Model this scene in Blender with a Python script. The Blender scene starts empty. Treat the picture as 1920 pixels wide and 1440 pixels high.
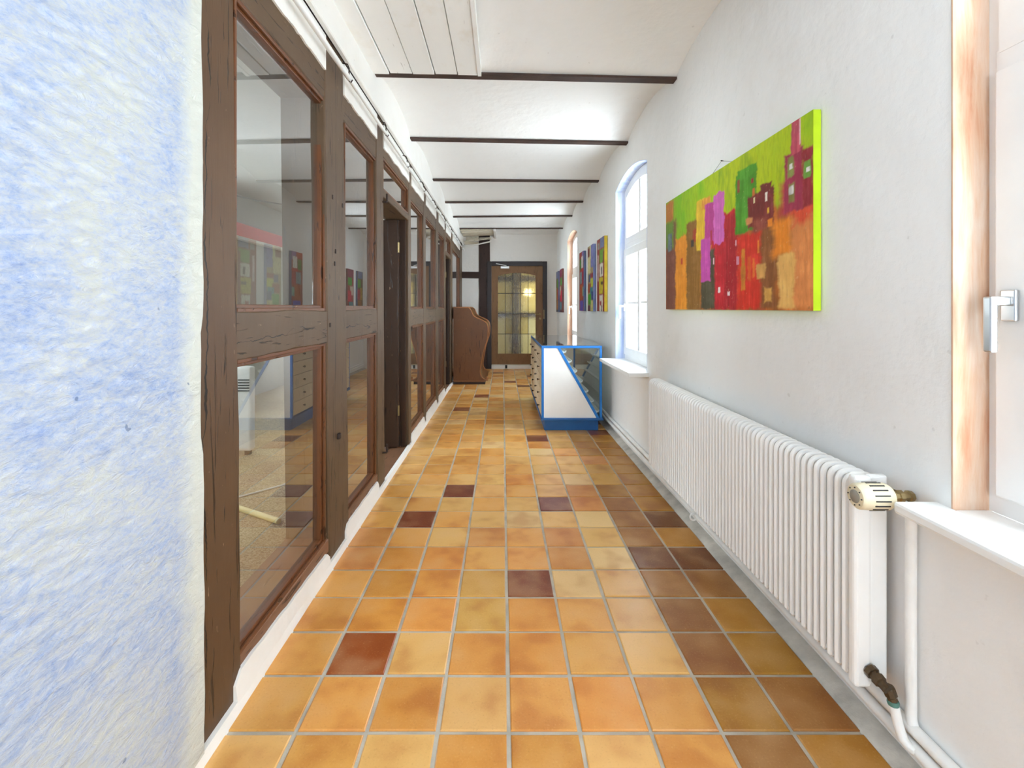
import bpy, bmesh, math, random
from mathutils import Vector, Matrix, noise
random.seed(7)
C = bpy.context.scene.collection
scene = bpy.context.scene
PI = math.pi

# ------------------------------------------------------------------ camera
F_PX, VPX, VPY, EYE = 858.0, 942.5, 577.0, 1.2
cam_d = bpy.data.cameras.new('camera')
cam_d.sensor_width = 36.0
cam_d.sensor_fit = 'HORIZONTAL'
cam_d.lens = F_PX / 1920 * 36.0
cam_d.shift_x = (960 - VPX) / 1920
cam_d.shift_y = -(720 - VPY) / 1920
cam_d.clip_start = 0.02
cam = bpy.data.objects.new('camera', cam_d)
cam.location = (0, 0, EYE)
cam.rotation_euler = (PI / 2, 0, 0)
C.objects.link(cam)
scene.camera = cam

# ------------------------------------------------------------------ light: overcast daylight through the windows
SKY = 5.0
world = bpy.data.worlds.new('overcast_sky')
scene.world = world
world.use_nodes = True
wbg = world.node_tree.nodes['Background']
wbg.inputs[0].default_value = (0.80, 0.92, 1.0, 1)
wbg.inputs[1].default_value = SKY
scene.view_settings.view_transform = 'Standard'
scene.view_settings.look = 'None'
scene.view_settings.exposure = 1.62
scene.view_settings.gamma = 1.0
scene.view_settings.use_curve_mapping = False
scene.cycles.max_bounces = 10
scene.cycles.diffuse_bounces = 6
scene.cycles.glossy_bounces = 4
scene.cycles.transparent_max_bounces = 24
scene.cycles.transmission_bounces = 6
scene.cycles.caustics_reflective = False
scene.cycles.caustics_refractive = False
scene.cycles.sample_clamp_indirect = 8.0


def portal(name, loc, rot, sx, sy):
    l = bpy.data.lights.new(name, 'AREA')
    l.shape = 'RECTANGLE'
    l.size, l.size_y = sx, sy
    l.cycles.is_portal = True
    o = bpy.data.objects.new(name, l)
    o.location = loc
    o.rotation_euler = rot
    C.objects.link(o)


XL, XW, ZC, YE = -0.80, 1.07, 2.62, 9.0      # timber face, right wall, ceiling spring, end wall
WIN = [(0.15, 1.09), (3.39, 4.33), (6.58, 7.55)]
for (a, b) in WIN:
    portal('daylight_portal', (1.34, (a + b) / 2, 1.55), (0, PI / 2, 0), 1.75, b - a + 0.1)


# ------------------------------------------------------------------ node helpers
class NT:
    def __init__(s, name):
        s.m = bpy.data.materials.new(name)
        s.m.use_nodes = True
        s.t = s.m.node_tree
        s.b = s.t.nodes['Principled BSDF']
        s.out = s.t.nodes['Material Output']

    def n(s, typ, **kw):
        nd = s.t.nodes.new(typ)
        for k, v in kw.items():
            setattr(nd, k, v)
        return nd

    def l(s, a, b):
        s.t.links.new(a, b)

    def pos(s, scale=(1, 1, 1), rnd=False, obj=False):
        if obj:
            g = s.n('ShaderNodeTexCoord').outputs['Object']
        else:
            g = s.n('ShaderNodeNewGeometry').outputs['Position']
        mp = s.n('ShaderNodeMapping')
        mp.inputs['Scale'].default_value = scale
        s.l(g, mp.inputs['Vector'])
        if rnd:
            oi = s.n('ShaderNodeObjectInfo')
            mul = s.n('ShaderNodeVectorMath', operation='SCALE')
            mul.inputs[0].default_value = (37.0, 23.0, 11.0)
            s.l(oi.outputs['Random'], mul.inputs['Scale'])
            s.l(mul.outputs[0], mp.inputs['Location'])
        return mp.outputs[0]

    def noise(s, vec, scale, detail=4, rough=0.55, dist=0.0):
        nd = s.n('ShaderNodeTexNoise')
        nd.inputs['Scale'].default_value = scale
        nd.inputs['Detail'].default_value = detail
        nd.inputs['Roughness'].default_value = rough
        nd.inputs['Distortion'].default_value = dist
        s.l(vec, nd.inputs['Vector'])
        return nd.outputs['Fac']

    def ramp(s, fac, stops, ease=False):
        r = s.n('ShaderNodeValToRGB')
        cr = r.color_ramp
        while len(cr.elements) > 1:
            cr.elements.remove(cr.elements[-1])
        for i, (p, c) in enumerate(stops):
            e = cr.elements[0] if i == 0 else cr.elements.new(p)
            e.position = p
            e.color = (c, c, c, 1) if not hasattr(c, '__len__') else (*c[:3], 1)
        if ease:
            cr.interpolation = 'EASE'
        s.l(fac, r.inputs[0])
        return r.outputs[0]

    def mix(s, fac, a, b, mode='MIX'):
        m = s.n('ShaderNodeMix', data_type='RGBA', blend_type=mode)
        for sock, v in ((m.inputs[0], fac), (m.inputs[6], a), (m.inputs[7], b)):
            if isinstance(v, (int, float)):
                sock.default_value = v
            elif isinstance(v, tuple):
                sock.default_value = (*v[:3], 1)
            else:
                s.l(v, sock)
        return m.outputs[2]

    def math(s, op, a, b=0.0):
        m = s.n('ShaderNodeMath', operation=op)
        for i, v in enumerate((a, b)):
            if isinstance(v, (int, float)):
                m.inputs[i].default_value = v
            else:
                s.l(v, m.inputs[i])
        return m.outputs[0]

    def bump(s, h, strength=0.3, dist=0.01, prev=None):
        b = s.n('ShaderNodeBump')
        b.inputs['Strength'].default_value = strength
        b.inputs['Distance'].default_value = dist
        s.l(h, b.inputs['Height'])
        if prev is not None:
            s.l(prev, b.inputs['Normal'])
        s.l(b.outputs[0], s.b.inputs['Normal'])
        return b.outputs[0]

    def set(s, col=None, rough=None, spec=None, metal=None):
        for k, v in (('Base Color', col), ('Roughness', rough), ('Specular IOR Level', spec), ('Metallic', metal)):
            if v is None:
                continue
            if isinstance(v, (int, float)):
                s.b.inputs[k].default_value = v
            elif isinstance(v, tuple):
                s.b.inputs[k].default_value = (*v[:3], 1)
            else:
                s.l(v, s.b.inputs[k])
        return s.m


def srgb(r, g, b):
    f = lambda c: (c / 255 / 12.92) if c / 255 <= 0.04045 else ((c / 255 + 0.055) / 1.055) ** 2.4
    return (f(r), f(g), f(b))


def simple(name, col, rough=0.5, metal=0.0, spec=0.5, var=0.08, bump=0.0, bscale=60):
    t = NT(name)
    p = t.pos()
    nz = t.noise(p, 9.0)
    lo = tuple(c * (1 - var) for c in col)
    hi = tuple(min(1, c * (1 + var)) for c in col)
    t.set(t.ramp(nz, [(0.3, lo), (0.7, hi)]), rough, spec, metal)
    if bump:
        t.bump(t.noise(p, bscale), bump, 0.003)
    return t.m


def plaster(name, base, stain, bscale=30, bstr=0.35, amount=0.35):
    t = NT(name)
    p = t.pos()
    n1 = t.noise(p, 1.3, 5, 0.6)
    n2 = t.noise(p, 7.0, 6, 0.65)
    f = t.math('MULTIPLY', t.ramp(n1, [(0.42, 0.0), (0.72, 1.0)]), t.ramp(n2, [(0.4, 0.0), (0.7, 1.0)]))
    f = t.math('MULTIPLY', f, amount)
    col = t.mix(f, base, stain)
    sp = t.ramp(t.noise(p, 26.0, 2, 0.5), [(0.74, 0.0), (0.77, 1.0)])
    col = t.mix(t.math('MULTIPLY', sp, 0.16), col, (0.25, 0.22, 0.19))
    t.set(col, 0.85, 0.25)
    b1 = t.bump(t.noise(p, bscale, 6, 0.6), bstr, 0.006)
    t.bump(t.noise(p, 5.0, 3, 0.5), 0.35, 0.03, b1)
    return t.m


M = {}
M['wall'] = plaster('white_plaster', (0.86, 0.855, 0.845), (0.74, 0.71, 0.66))
M['wall_end'] = plaster('end_wall_plaster', (0.85, 0.83, 0.80), (0.70, 0.66, 0.62))
M['ceiling'] = plaster('ceiling_limewash', (0.91, 0.905, 0.89), (0.82, 0.79, 0.75), 22, 0.45)
M['trim'] = plaster('white_trim_paint', (0.85, 0.83, 0.79), (0.72, 0.66, 0.56), 40, 0.15, 0.5)


def blue_plaster():
    t = NT('blue_brushed_plaster')
    p = t.pos()
    ps = t.n('ShaderNodeMapping')
    ps.inputs['Rotation'].default_value = (0.7, 0, 0)
    ps.inputs['Scale'].default_value = (1, 1.0, 2.0)
    t.l(p, ps.inputs[0])
    big = t.noise(p, 2.3, 5, 0.62, 0.4)
    strokes = t.noise(ps.outputs[0], 22.0, 8, 0.78, 0.9)
    fine = t.noise(ps.outputs[0], 70.0, 4, 0.7)
    s = t.math('ADD', t.math('MULTIPLY', big, 0.72), t.math('MULTIPLY', strokes, 0.75))
    s = t.math('ADD', s, t.math('MULTIPLY', fine, 0.46))
    col = t.ramp(s, [(0.70, srgb(201, 204, 200)), (0.93, srgb(192, 198, 208)), (1.08, srgb(173, 186, 211)), (1.25, srgb(126, 150, 204))])
    rr = col.node.color_ramp
    # ramp input is normalised to 0..1
    col.node.inputs[0].links[0]
    sc = t.math('MULTIPLY', s, 0.62)
    t.l(sc, col.node.inputs[0])
    for e, q in zip(rr.elements, (0.50, 0.575, 0.645, 0.78)):
        e.position = q
    sep = t.n('ShaderNodeSeparateXYZ')
    t.l(p, sep.inputs[0])
    edge = t.math('ADD', sep.outputs[1], t.math('MULTIPLY', t.math('SUBTRACT', t.noise(p, 9.0, 4, 0.6), 0.5), 0.10))
    mr = t.n('ShaderNodeMapRange')
    mr.inputs['From Min'].default_value = 1.10
    mr.inputs['From Max'].default_value = 1.165
    t.l(edge, mr.inputs[0])
    col = t.mix(mr.outputs[0], col, srgb(214, 216, 208))
    sp = t.ramp(t.noise(p, 30.0, 2, 0.5), [(0.77, 0.0), (0.79, 0.6)])
    col = t.mix(sp, col, srgb(90, 110, 150))
    t.set(col, 0.9, 0.2)
    b = t.bump(t.noise(ps.outputs[0], 24.0, 7, 0.7, 0.8), 0.7, 0.014)
    t.bump(big, 0.5, 0.03, b)
    return t.m


M['blue'] = blue_plaster()


def brushed(name, a, b, c):
    t = NT(name)
    p = t.pos((14, 14, 1.6))
    n1 = t.noise(p, 2.0, 6, 0.65, 0.4)
    n2 = t.noise(t.pos((1, 1, 0.6)), 4.0, 4, 0.6)
    s = t.math('ADD', t.math('MULTIPLY', n1, 0.6), t.math('MULTIPLY', n2, 0.4))
    t.set(t.ramp(s, [(0.36, a), (0.52, b), (0.68, c)]), 0.85, 0.2)
    t.bump(n1, 0.3, 0.006)
    return t.m


M['peach'] = brushed('peach_brushed_plaster', srgb(222, 206, 192), srgb(214, 180, 154), srgb(198, 134, 100))
M['peach_far'] = brushed('deep_peach_plaster', srgb(228, 196, 176), srgb(222, 180, 154), srgb(214, 162, 132))
M['blue_reveal'] = brushed('pale_blue_reveal', srgb(226, 230, 242), srgb(200, 212, 240), srgb(164, 184, 232))


def timber(name, stretch, col, dark, crack=None, rough=0.5, gloss=0.36):
    """painted old oak: grain runs along the axis with the small scale"""
    t = NT(name)
    p = t.pos(stretch)
    g = t.noise(p, 3.0, 7, 0.65, 0.5)
    broad = t.noise(t.pos(), 3.2, 4, 0.6)
    mid = tuple((a + b) / 2 for a, b in zip(col, dark))
    c = t.mix(t.ramp(broad, [(0.3, 0.0), (0.7, 1.0)]), mid, col)
    checks = t.ramp(t.noise(p, 5.5, 3, 0.5, 1.2), [(0.33, 1.0), (0.375, 0.0)])
    c = t.mix(t.math('MULTIPLY', checks, 0.8), c, tuple(x * 0.22 for x in dark))
    chips = t.ramp(t.noise(t.pos(tuple(min(s_, 3.0) for s_ in stretch)), 26.0, 3, 0.6), [(0.715, 0.0), (0.735, 1.0)])
    c = t.mix(t.math('MULTIPLY', chips, 0.6), c, srgb(178, 148, 120))
    h = t.math('SUBTRACT', t.math('MULTIPLY', g, 0.5), checks)
    if crack:
        axis, centre, amp, wid = crack
        sep = t.n('ShaderNodeSeparateXYZ')
        t.l(t.n('ShaderNodeNewGeometry').outputs['Position'], sep.inputs[0])
        along = {'y': 2, 'z': 1}[axis]
        cx = t.n('ShaderNodeCombineXYZ')
        t.l(sep.outputs[along], cx.inputs[2])
        wob = t.noise(cx.outputs[0], 1.9, 6, 0.62)
        wob2 = t.noise(cx.outputs[0], 3.6, 3, 0.6)
        off = t.math('MULTIPLY', t.math('SUBTRACT', wob, 0.5), amp)
        d = t.math('ABSOLUTE', t.math('SUBTRACT', t.math('SUBTRACT', sep.outputs[{'y': 1, 'z': 2}[axis]], centre), off))
        wv = t.math('MULTIPLY', t.math('SUBTRACT', wob2, 0.43), wid)
        ck = t.math('LESS_THAN', d, wv)
        c = t.mix(ck, c, (0.012, 0.008, 0.006))
        h = t.math('SUBTRACT', h, ck)
    t.set(c, rough, gloss)
    b = t.bump(h, 0.45, 0.004)
    return t.m


BR, BRD = srgb(98, 77, 56), srgb(70, 51, 36)
M['post'] = timber('painted_timber_upright', (9, 9, 0.7), BR, BRD)
M['post_crack'] = timber('painted_timber_cracked', (9, 9, 0.7), BR, BRD, ('y', 2.19, 0.07, 0.020))
M['post_near'] = timber('painted_timber_weathered', (9, 9, 0.7), srgb(95, 70, 48), srgb(72, 50, 33), ('y', 1.235, 0.16, 0.030))
M['rail'] = timber('painted_timber_rail', (9, 0.8, 9), BR, BRD, ('z', 1.10, 0.22, 0.020))
M['rail_plain'] = timber('painted_timber_beam', (9, 0.8, 9), BR, BRD)
M['bead'] = timber('varnished_glazing_bead', (14, 2, 2), srgb(112, 68, 38), srgb(78, 42, 22), rough=0.35)
M['sillwood'] = timber('worn_sill_wood', (9, 1.0, 9), srgb(132, 94, 68), srgb(86, 58, 42), rough=0.5)
M['darkwood'] = timber('dark_brown_door_paint', (9, 9, 0.7), srgb(62, 42, 30), srgb(44, 29, 21), rough=0.35)
M['endtimber'] = timber('dark_end_wall_timber', (6, 6, 1), srgb(62, 44, 38), srgb(42, 29, 26), rough=0.6)
M['frame_dark'] = simple('blackish_door_frame', srgb(42, 34, 36), 0.45)
M['enddoor'] = timber('mid_brown_door', (20, 20, 1.0), srgb(136, 100, 66), srgb(116, 82, 52), rough=0.45)
M['cabinet'] = timber('brown_oak_veneer', (10, 10, 0.9), srgb(112, 70, 38), srgb(86, 50, 26), rough=0.35)
M['cabinet_edge'] = timber('highlighted_oak_moulding', (10, 10, 0.9), srgb(160, 104, 62), srgb(128, 80, 46), rough=0.3)  # highlight on the cabinet mouldings, painted in as a lighter brown
M['iron'] = simple('dark_iron', srgb(66, 46, 38), 0.7, var=0.3, bump=0.4)
M['hook'] = simple('rusty_iron', srgb(58, 44, 38), 0.6, 0.3, var=0.3, bump=0.4, bscale=200)
M['white_enamel'] = simple('white_radiator_enamel', (0.90, 0.895, 0.88), 0.28, var=0.02)
M['white_paint'] = simple('white_window_paint', (0.86, 0.86, 0.85), 0.35, var=0.02)
M['pipe'] = simple('white_painted_pipe', (0.88, 0.875, 0.855), 0.4, var=0.06, bump=0.15, bscale=120)
M['rod'] = simple('white_curtain_rod', (0.84, 0.84, 0.82), 0.3, var=0.02)
M['concrete'] = simple('grey_screed', srgb(192, 186, 176), 0.9, var=0.25, bump=0.7, bscale=70)
M['grout'] = simple('grey_grout', srgb(186, 178, 164), 0.9, var=0.22, bump=0.5, bscale=150)
M['brass'] = simple('aged_brass', srgb(150, 130, 92), 0.38, 0.85, var=0.2)
M['bronze'] = simple('dark_bronze_valve', srgb(96, 78, 58), 0.45, 0.7, var=0.35, bump=0.4, bscale=150)
M['verdigris'] = simple('verdigris_copper', srgb(84, 128, 118), 0.7, 0.1, var=0.3)
M['cream'] = simple('cream_plastic', srgb(226, 214, 184), 0.4, var=0.03)
M['slot'] = simple('dark_slot', (0.03, 0.03, 0.03), 0.8)
M['dial'] = simple('grey_dial', srgb(150, 144, 132), 0.4)
M['chrome'] = simple('satin_metal', (0.62, 0.63, 0.64), 0.28, 0.95, var=0.03)
M['blue_metal'] = simple('blue_lacquer', srgb(22, 116, 196), 0.35, var=0.06)
M['navy'] = simple('deep_blue_plinth', srgb(20, 92, 158), 0.4, var=0.08)
M['white_panel'] = simple('white_melamine', (0.86, 0.85, 0.83), 0.35, var=0.02)
M['drawer'] = simple('cream_drawer_front', srgb(226, 206, 176), 0.4, var=0.04)
M['knob'] = simple('dark_knob', srgb(60, 44, 30), 0.4, 0.4)
M['lead'] = simple('lead_came', srgb(58, 54, 48), 0.5, 0.5)
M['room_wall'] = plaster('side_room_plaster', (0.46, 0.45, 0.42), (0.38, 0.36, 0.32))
M['red'] = simple('red_paint', srgb(206, 40, 44), 0.35, var=0.1)
M['pole'] = simple('pale_yellow_pole', srgb(232, 214, 150), 0.45)
M['cable'] = simple('cable_white', (0.8, 0.8, 0.78), 0.5)
M['cable_dark'] = simple('cable_grey', srgb(110, 108, 104), 0.6)
M['yellowwall'] = plaster('ochre_hall_plaster', srgb(196, 182, 132), srgb(160, 144, 92))
M['lath'] = timber('old_lath', (1.0, 9, 9), srgb(232, 224, 206), srgb(198, 182, 154), rough=0.8, gloss=0.2)


def plank_mat():
    t = NT('whitewashed_planks')
    p = t.pos((12, 0.8, 12))
    g = t.noise(p, 3.0, 6, 0.65)
    big = t.noise(t.pos((1, 0.8, 1)), 6.0, 4, 0.6)
    c = t.mix(t.ramp(big, [(0.58, 0.0), (0.85, 0.5)]), (0.92, 0.92, 0.90), srgb(226, 214, 190))
    ch = t.ramp(t.noise(p, 7.0, 3, 0.5), [(0.27, 1.0), (0.30, 0.0)])
    c = t.mix(t.math('MULTIPLY', ch, 0.5), c, (0.25, 0.2, 0.16))
    t.set(c, 0.7, 0.3)
    t.bump(g, 0.3, 0.004)
    return t.m


M['plank'] = plank_mat()


def carpet():
    t = NT('speckled_beige_flooring')
    p = t.pos()
    n = t.noise(p, 130.0, 2, 0.8)
    n2 = t.noise(p, 1.5, 3)
    c = t.ramp(n, [(0.36, srgb(118, 100, 76)), (0.5, srgb(178, 158, 124)), (0.64, srgb(214, 196, 164))])
    c = t.mix(t.ramp(n2, [(0.4, 0.0), (0.7, 0.35)]), c, srgb(120, 100, 76))
    t.set(c, 0.85, 0.2)
    t.bump(n, 0.5, 0.004)
    return t.m


M['carpet'] = carpet()


def tile_mat(name, use_attr):
    t = NT(name)
    if use_attr:
        col = t.n('ShaderNodeVertexColor', layer_name='tint').outputs['Color']
        p = t.pos()
        pr = p
    else:
        col = t.n('ShaderNodeObjectInfo').outputs['Color']
        p = t.pos()
        pr = t.pos(rnd=True)
    cloud = t.noise(pr, 6.5, 2, 0.5, 0.0)
    grain = t.noise(p, 150.0, 2, 0.7)
    c = t.mix(t.ramp(cloud, [(0.28, 0.45), (0.54, 0.0)], True), col, t.mix(1.0, col, srgb(196, 138, 84), 'MULTIPLY'))
    c = t.mix(t.ramp(cloud, [(0.46, 0.0), (0.76, 0.45)], True), c, t.mix(0.5, col, srgb(232, 190, 140)))
    c = t.mix(t.ramp(grain, [(0.58, 0.0), (0.78, 0.22)]), c, srgb(240, 200, 140))
    c = t.mix(t.ramp(grain, [(0.24, 0.2), (0.42, 0.0)]), c, t.mix(1.0, c, srgb(150, 100, 60), 'MULTIPLY'))
    t.set(c, 0.29, 0.45)
    t.bump(t.noise(p, 60.0, 2, 0.5), 0.05, 0.003)
    return t.m


M['tile'] = tile_mat('glazed_clay_tile', False)
M['tile_far'] = tile_mat('glazed_clay_tile_far', True)


def glass(name, tint=(1, 1, 1), boost=1.0, rough=0.0, haze=0.0):
    t = NT(name)
    tr = t.n('ShaderNodeBsdfTransparent')
    tr.inputs[0].default_value = (*tint, 1)
    gl = t.n('ShaderNodeBsdfGlossy')
    gl.inputs['Roughness'].default_value = rough
    fr = t.n('ShaderNodeFresnel')
    fr.inputs['IOR'].default_value = 1.5
    # each pane is a box with a front and a back face; the back face sees the ray from inside
    geo = t.n('ShaderNodeNewGeometry')
    ior = t.math('ADD', 1.5, t.math('MULTIPLY', geo.outputs['Backfacing'], 1 / 1.5 - 1.5))
    lay = t.n('ShaderNodeLayerWeight')
    lay.inputs['Blend'].default_value = 0.35
    fz = t.math('MULTIPLY', fr.outputs[0], boost)
    fz = t.math('MULTIPLY', fz, t.math('SUBTRACT', 1.0, geo.outputs['Backfacing']))
    fz = t.math('MINIMUM', fz, 1.0)
    mx = t.n('ShaderNodeMixShader')
    t.l(fz, mx.inputs[0])
    t.l(tr.outputs[0], mx.inputs[1])
    t.l(gl.outputs[0], mx.inputs[2])
    last = mx.outputs[0]
    if haze:
        df = t.n('ShaderNodeBsdfDiffuse')
        df.inputs[0].default_value = (0.8, 0.78, 0.72, 1)
        m2 = t.n('ShaderNodeMixShader')
        m2.inputs[0].default_value = haze
        t.l(last, m2.inputs[1])
        t.l(df.outputs[0], m2.inputs[2])
        last = m2.outputs[0]
    t.l(last, t.out.inputs[0])
    return t.m


M['glass'] = glass('window_glass')
M['pane'] = glass('old_partition_glass', (0.90, 0.90, 0.88), 2.9, 0.0, 0.015)
M['case_glass'] = glass('display_case_glass', (0.93, 0.96, 0.95), 1.8, 0.02)
M['case_top'] = glass('display_case_top_glass', (0.86, 0.89, 0.88), 3.2, 0.03, 0.03)


def ripple(name, tint):
    t = NT(name)
    rf = t.n('ShaderNodeBsdfRefraction')
    rf.inputs['Color'].default_value = (*tint, 1)
    rf.inputs['Roughness'].default_value = 0.06
    rf.inputs['IOR'].default_value = 1.22
    gl = t.n('ShaderNodeBsdfGlossy')
    gl.inputs['Roughness'].default_value = 0.12
    p = t.pos((1, 1, 0.7))
    h = t.noise(p, 24.0, 3, 0.55, 1.6)
    b = t.n('ShaderNodeBump')
    b.inputs['Strength'].default_value = 0.5
    b.inputs['Distance'].default_value = 0.012
    t.l(h, b.inputs['Height'])
    t.l(b.outputs[0], rf.inputs['Normal'])
    t.l(b.outputs[0], gl.inputs['Normal'])
    mx = t.n('ShaderNodeMixShader')
    mx.inputs[0].default_value = 0.05
    t.l(rf.outputs[0], mx.inputs[1])
    t.l(gl.outputs[0], mx.inputs[2])
    t.l(mx.outputs[0], t.out.inputs[0])
    return t.m


M['amber'] = ripple('amber_rippled_glass', (0.90, 0.84, 0.64))
M['clear_ripple'] = ripple('clear_rippled_glass', (0.95, 0.94, 0.90))


def emit(name, col, s):
    t = NT(name)
    e = t.n('ShaderNodeEmission')
    e.inputs[0].default_value = (*col, 1)
    e.inputs[1].default_value = s
    t.l(e.outputs[0], t.out.inputs[0])
    return t.m


M['lamp'] = emit('lit_globe', (1.0, 0.93, 0.78), 2.2)


def canvas_mat():
    t = NT('painted_canvas')
    c = t.n('ShaderNodeVertexColor', layer_name='paint').outputs['Color']
    p = t.pos((1, 1, 0.3))
    n = t.noise(p, 90.0, 4, 0.65)
    c2 = t.mix(t.ramp(n, [(0.3, 0.30), (0.5, 0.0)]), c, t.mix(1.0, c, (0.5, 0.42, 0.36), 'MULTIPLY'))
    c2 = t.mix(t.ramp(n, [(0.60, 0.0), (0.8, 0.09)]), c2, (1.0, 0.92, 0.6))
    t.set(c2, 0.5, 0.25)
    t.bump(n, 0.25, 0.003)
    return t.m


M['canvas'] = canvas_mat()

# ------------------------------------------------------------------ object helpers
WORG = {}


def worg(o):
    return WORG.get(o.name, Vector((0, 0, 0))) if o else Vector((0, 0, 0))


def tag(o, label=None, cat=None, group=None, kind=None):
    for k, v in (('label', label), ('category', cat), ('group', group), ('kind', kind)):
        if v:
            o[k] = v
    return o


def empty(name, loc, label=None, cat=None, group=None, kind=None):
    o = bpy.data.objects.new(name, None)
    o.empty_display_size = 0.05
    C.objects.link(o)
    o.location = loc
    WORG[o.name] = Vector(loc)
    return tag(o, label, cat, group, kind)


def link_mesh(name, me, loc, parent=None):
    o = bpy.data.objects.new(name, me)
    C.objects.link(o)
    loc = Vector(loc)
    WORG[o.name] = loc
    if parent:
        o.parent = parent
        o.location = loc - worg(parent)
    else:
        o.location = loc
    return o


class MB:
    """collects shapes in world coordinates, builds ONE mesh object with its origin at the middle of its foot"""

    def __init__(s):
        s.v, s.f = [], []

    def add(s, vs, fs):
        k = len(s.v)
        s.v += [Vector(v) for v in vs]
        s.f += [tuple(i + k for i in f) for f in fs]
        return s

    def box(s, x0, x1, y0, y1, z0, z1):
        vs = [(x, y, z) for z in (z0, z1) for y in (y0, y1) for x in (x0, x1)]
        return s.add(vs, [(0, 2, 3, 1), (4, 5, 7, 6), (0, 1, 5, 4), (2, 6, 7, 3), (0, 4, 6, 2), (1, 3, 7, 5)])

    def prism(s, poly, axis, a, b):
        """poly in the two other axes (x: (y,z); y: (x,z); z: (x,y)), extruded from a to b"""
        n = len(poly)
        mk = {'x': lambda p, q: (q, p[0], p[1]), 'y': lambda p, q: (p[0], q, p[1]), 'z': lambda p, q: (p[0], p[1], q)}[axis]
        vs = [mk(p, a) for p in poly] + [mk(p, b) for p in poly]
        fs = [tuple(range(n))[::-1], tuple(range(n, 2 * n))]
        fs += [(i, (i + 1) % n, n + (i + 1) % n, n + i) for i in range(n)]
        return s.add(vs, fs)

    def tube(s, pts, r, n=10, cap=True):
        pts = [Vector(p) for p in pts]
        rs = r if hasattr(r, '__len__') else [r] * len(pts)
        k = len(s.v)
        prev = None
        for i, p in enumerate(pts):
            d = (pts[min(i + 1, len(pts) - 1)] - pts[max(i - 1, 0)])
            d.normalize()
            if prev is None:
                up = Vector((0, 0, 1)) if abs(d.z) < 0.9 else Vector((0, 1, 0))
            else:
                up = prev
            a = up - d * up.dot(d)
            a.normalize()
            prev = a
            b = d.cross(a)
            for j in range(n):
                t = 2 * PI * j / n
                s.v.append(p + (a * math.cos(t) + b * math.sin(t)) * rs[i])
        for i in range(len(pts) - 1):
            for j in range(n):
                j2 = (j + 1) % n
                s.f.append((k + i * n + j, k + i * n + j2, k + (i + 1) * n + j2, k + (i + 1) * n + j))
        if cap:
            s.f.append(tuple(k + j for j in range(n))[::-1])
            s.f.append(tuple(k + (len(pts) - 1) * n + j for j in range(n)))
        return s

    def rough(s, x0, x1, y0, y1, z0, z1, axis, jit=0.004, seg=24, bot=None, seed=0.0):
        """a hewn beam: cross-section rings along the axis, edges wander; bot=(dy0,dy1) shears an upright"""
        rings = []
        for i in range(seg + 1):
            t = i / seg
            if axis == 'z':
                z = z0 + (z1 - z0) * t
                d0 = d1 = 0
                if bot:
                    d0, d1 = bot[0] * (0.5 - t), bot[1] * (0.5 - t)
                w = lambda q: (noise.noise(Vector((q + seed * 7.3, z * 3.1, seed))) + 0.5 * noise.noise(Vector((q, z * 11.0, seed)))) * jit
                c = 0.006
                ring = [(x1 - c, y0 + d0 + w(1), z), (x1 + w(2) * .4, y0 + d0 + c + w(1), z), (x1 + w(3) * .4, y1 + d1 - c + w(4), z), (x1 - c, y1 + d1 + w(4), z),
                        (x0, y1 + d1, z), (x0, y0 + d0, z)]
            else:
                y = y0 + (y1 - y0) * t
                w = lambda q: (noise.noise(Vector((q + seed * 7.3, y * 3.1, seed))) + 0.5 * noise.noise(Vector((q, y * 11.0, seed)))) * jit
                c = 0.005
                ring = [(x1 - c, y, z0 + w(1)), (x1 + w(2) * .4, y, z0 + c + w(1)), (x1 + w(3) * .4, y, z1 - c + w(4)), (x1 - c, y, z1 + w(4)), (x0, y, z1), (x0, y, z0)]
            rings.append(ring)
        k = len(s.v)
        for r in rings:
            s.v += [Vector(p) for p in r]
        m = 6
        for i in range(seg):
            for j in range(m):
                j2 = (j + 1) % m
                s.f.append((k + i * m + j, k + i * m + j2, k + (i + 1) * m + j2, k + (i + 1) * m + j))
        s.f.append(tuple(k + j for j in range(m))[::-1])
        s.f.append(tuple(k + seg * m + j for j in range(m)))
        return s

    def build(s, name, mat, parent=None, smooth=False, bevel=0.0, bseg=2, label=None, cat=None, group=None, kind=None, origin=None):
        lo = Vector([min(v[i] for v in s.v) for i in range(3)])
        hi = Vector([max(v[i] for v in s.v) for i in range(3)])
        o0 = Vector(origin) if origin else Vector(((lo.x + hi.x) / 2, (lo.y + hi.y) / 2, lo.z))
        me = bpy.data.meshes.new(name)
        me.from_pydata([tuple(v - o0) for v in s.v], [], s.f)
        bm = bmesh.new()
        bm.from_mesh(me)
        bmesh.ops.recalc_face_normals(bm, faces=bm.faces)
        bm.to_mesh(me)
        bm.free()
        me.materials.append(M[mat] if isinstance(mat, str) else mat)
        if smooth:
            for p in me.polygons:
                p.use_smooth = True
        o = link_mesh(name, me, o0, parent)
        if bevel:
            b = o.modifiers.new('bevel', 'BEVEL')
            b.width = bevel
            b.segments = bseg
            b.limit_method = 'ANGLE'
            b.angle_limit = 0.7
        if smooth:
            try:
                me.set_sharp_from_angle(angle=0.7)
            except Exception:
                pass
        return tag(o, label, cat, group, kind)


def box(name, mat, x0, x1, y0, y1, z0, z1, parent=None, bevel=0.0, **kw):
    return MB().box(x0, x1, y0, y1, z0, z1).build(name, mat, parent, bevel=bevel, **kw)


def lathe(axis_o, axis_d, prof, n=24):
    """prof: list of (distance along axis, radius)"""
    m = MB()
    d = Vector(axis_d).normalized()
    m.tube([Vector(axis_o) + d * a for a, r in prof], [r for a, r in prof], n)
    return m


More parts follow.
